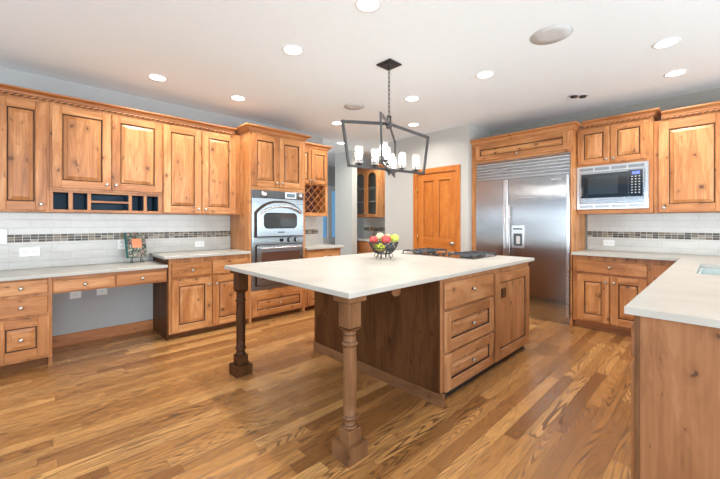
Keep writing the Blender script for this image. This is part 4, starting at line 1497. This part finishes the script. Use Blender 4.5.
ceiling_speaker(2.943, 0.921, 0.15, 'larger round grey ceiling speaker, right of the chandelier')
ceiling_speaker(2.96, 3.21, 0.13, 'faint round ceiling speaker left of the chandelier chain')
t = thing('gimbal_light', 'small dark twin-head gimbal spot recessed in the ceiling by the refrigerator', 'ceiling light', (4.578, 1.141, ZC), math.radians(-45))
m = MB(); m.box(-0.105, 0.105, -0.035, 0.035, -0.006, -0.0005, 'grey_plastic', 0.002); m.build('housing', t)
for s_ in (-1, 1):
    m = MB(); m.lathe([(0.036, -0.0065), (0.034, -0.022), (0.022, -0.026)], (0.052*s_, 0, 0), 'black_iron', 'z', 18); m.build('spot_head', t)

# ------------------------------------------------------------------ chandelier
HX, HY, HZ = 2.40, 2.125, 2.19
ch = thing('chandelier', 'graphite open-cage chandelier with glowing glass candles, above the island', 'chandelier', (HX, HY, ZC))
m = MB()
m.box(-0.085, 0.085, -0.085, 0.085, -0.012, -0.0005, 'graphite_metal', 0.003)
m.box(-0.06, 0.06, -0.06, 0.06, -0.022, -0.012, 'graphite_metal', 0.003)
m.tube([(0, 0, -0.022), (0, 0, -0.05)], 0.009, 'graphite_metal', 8)
m.build('canopy', ch)
m = MB()
zt, zb = -0.045, HZ-ZC+0.075
n_l = 11
st = (zt-zb)/n_l
for i in range(n_l):
    zc_ = zt-st*(i+0.5)
    pts = []
    for k in range(14):
        t_ = 2*PI*k/14
        a_, b_ = 0.009*math.cos(t_), st*0.66*math.sin(t_)
        pts.append((a_, 0, zc_+b_) if i % 2 == 0 else (0, a_, zc_+b_))
    m.tube(pts, 0.0028, 'graphite_metal', 6, True)
m.build('chain', ch)
hz = HZ-ZC
m = MB()
m.box(-0.022, 0.022, -0.012, 0.012, hz+0.066, hz+0.074, 'graphite_metal'); m.box(-0.022, -0.015, -0.010, 0.010, hz+0.015, hz+0.066, 'graphite_metal'); m.box(0.015, 0.022, -0.010, 0.010, hz+0.015, hz+0.066, 'graphite_metal')
m.lathe([(0.020, -0.045), (0.026, -0.035), (0.030, -0.020), (0.030, 0.012), (0.02, 0.018)], (0, 0, hz), 'graphite_metal', 'z', 18)
m.build('hub', ch)
TT, TB, ZD, ZBT = 0.50, 0.435, 0.06, 1.765-ZC


def chan_frame(ang):
    m = MB()
    ca, sa = math.cos(ang), math.sin(ang)
    def strip(p, q, w, th=0.014):
        """flat bar between two points of the frame plane (s, z), w across in plane"""
        dx, dz = q[0]-p[0], q[1]-p[1]
        L_ = math.hypot(dx, dz)
        nx, nz = -dz/L_*w/2, dx/L_*w/2
        cor = [(p[0]+nx, p[1]+nz), (q[0]+nx, q[1]+nz), (q[0]-nx, q[1]-nz), (p[0]-nx, p[1]-nz)]
        vs = []
        for o_ in (-th/2, th/2):
            vs.append([m.bm.verts.new((s_*ca-o_*sa, s_*sa+o_*ca, z_)) for s_, z_ in cor])
        fs = [m.face(vs[0], 'graphite_metal'), m.face(list(reversed(vs[1])), 'graphite_metal')]
        for i in range(4):
            j = (i+1) % 4
            fs.append(m.face([vs[0][j], vs[0][i], vs[1][i], vs[1][j]], 'graphite_metal'))
        bmesh.ops.recalc_face_normals(m.bm, faces=[f for f in fs if f])
    for s_ in (-1, 1):
        strip((0, hz), (s_*(TT+0.012), hz-ZD), 0.025)
        strip((s_*TT, hz-ZD), (s_*TB, ZBT-0.012), 0.023)
    strip((-TB-0.012, ZBT), (TB+0.012, ZBT), 0.022)
    return m.build('cage_frame', ch)


A1, A2 = math.radians(-10), math.radians(34)
chan_frame(A1)
chan_frame(A2)
m = MB(); m.lathe([(0.028, 0.014), (0.030, 0.0), (0.024, -0.018), (0.010, -0.028), (0.012, -0.036), (0.003, -0.055)], (0, 0, ZBT), 'graphite_metal', 'z', 16); m.build('finial', ch)
cnd = None
for ang in (A1, A2):
    for s_ in (-0.335, -0.16, 0.16, 0.335):
        p = (s_*math.cos(ang), s_*math.sin(ang), ZBT+0.013)
        if cnd is None:
            m = MB(); m.lathe([(0.010, 0), (0.010, 0.006), (0.037, 0.009), (0.037, 0.013), (0.012, 0.014), (0.011, 0.055), (0.006, 0.056)], (0, 0, 0), 'graphite_metal', 'z', 16)
            cnd = m.build('candle_holder', ch)
            m = MB(); m.lathe([(0.009, 0.0565), (0.017, 0.070), (0.020, 0.090), (0.016, 0.120), (0.004, 0.145)], (0, 0, 0), 'bulb_glow', 'z', 14); m.build('bulb', cnd)
            m = MB()
            n = 20
            for r_ in (0.034,):
                a = [m.bm.verts.new((r_*math.cos(2*PI*k/n), r_*math.sin(2*PI*k/n), 0.0132)) for k in range(n)]
                b = [m.bm.verts.new((r_*math.cos(2*PI*k/n), r_*math.sin(2*PI*k/n), 0.165)) for k in range(n)]
                for k in range(n):
                    m.face([a[k], a[(k+1) % n], b[(k+1) % n], b[k]], 'seeded_glass', True)
            m.build('glass_shade', cnd)
            o = cnd
        else:
            o = copy_tree(cnd, ch)
        o.location = p
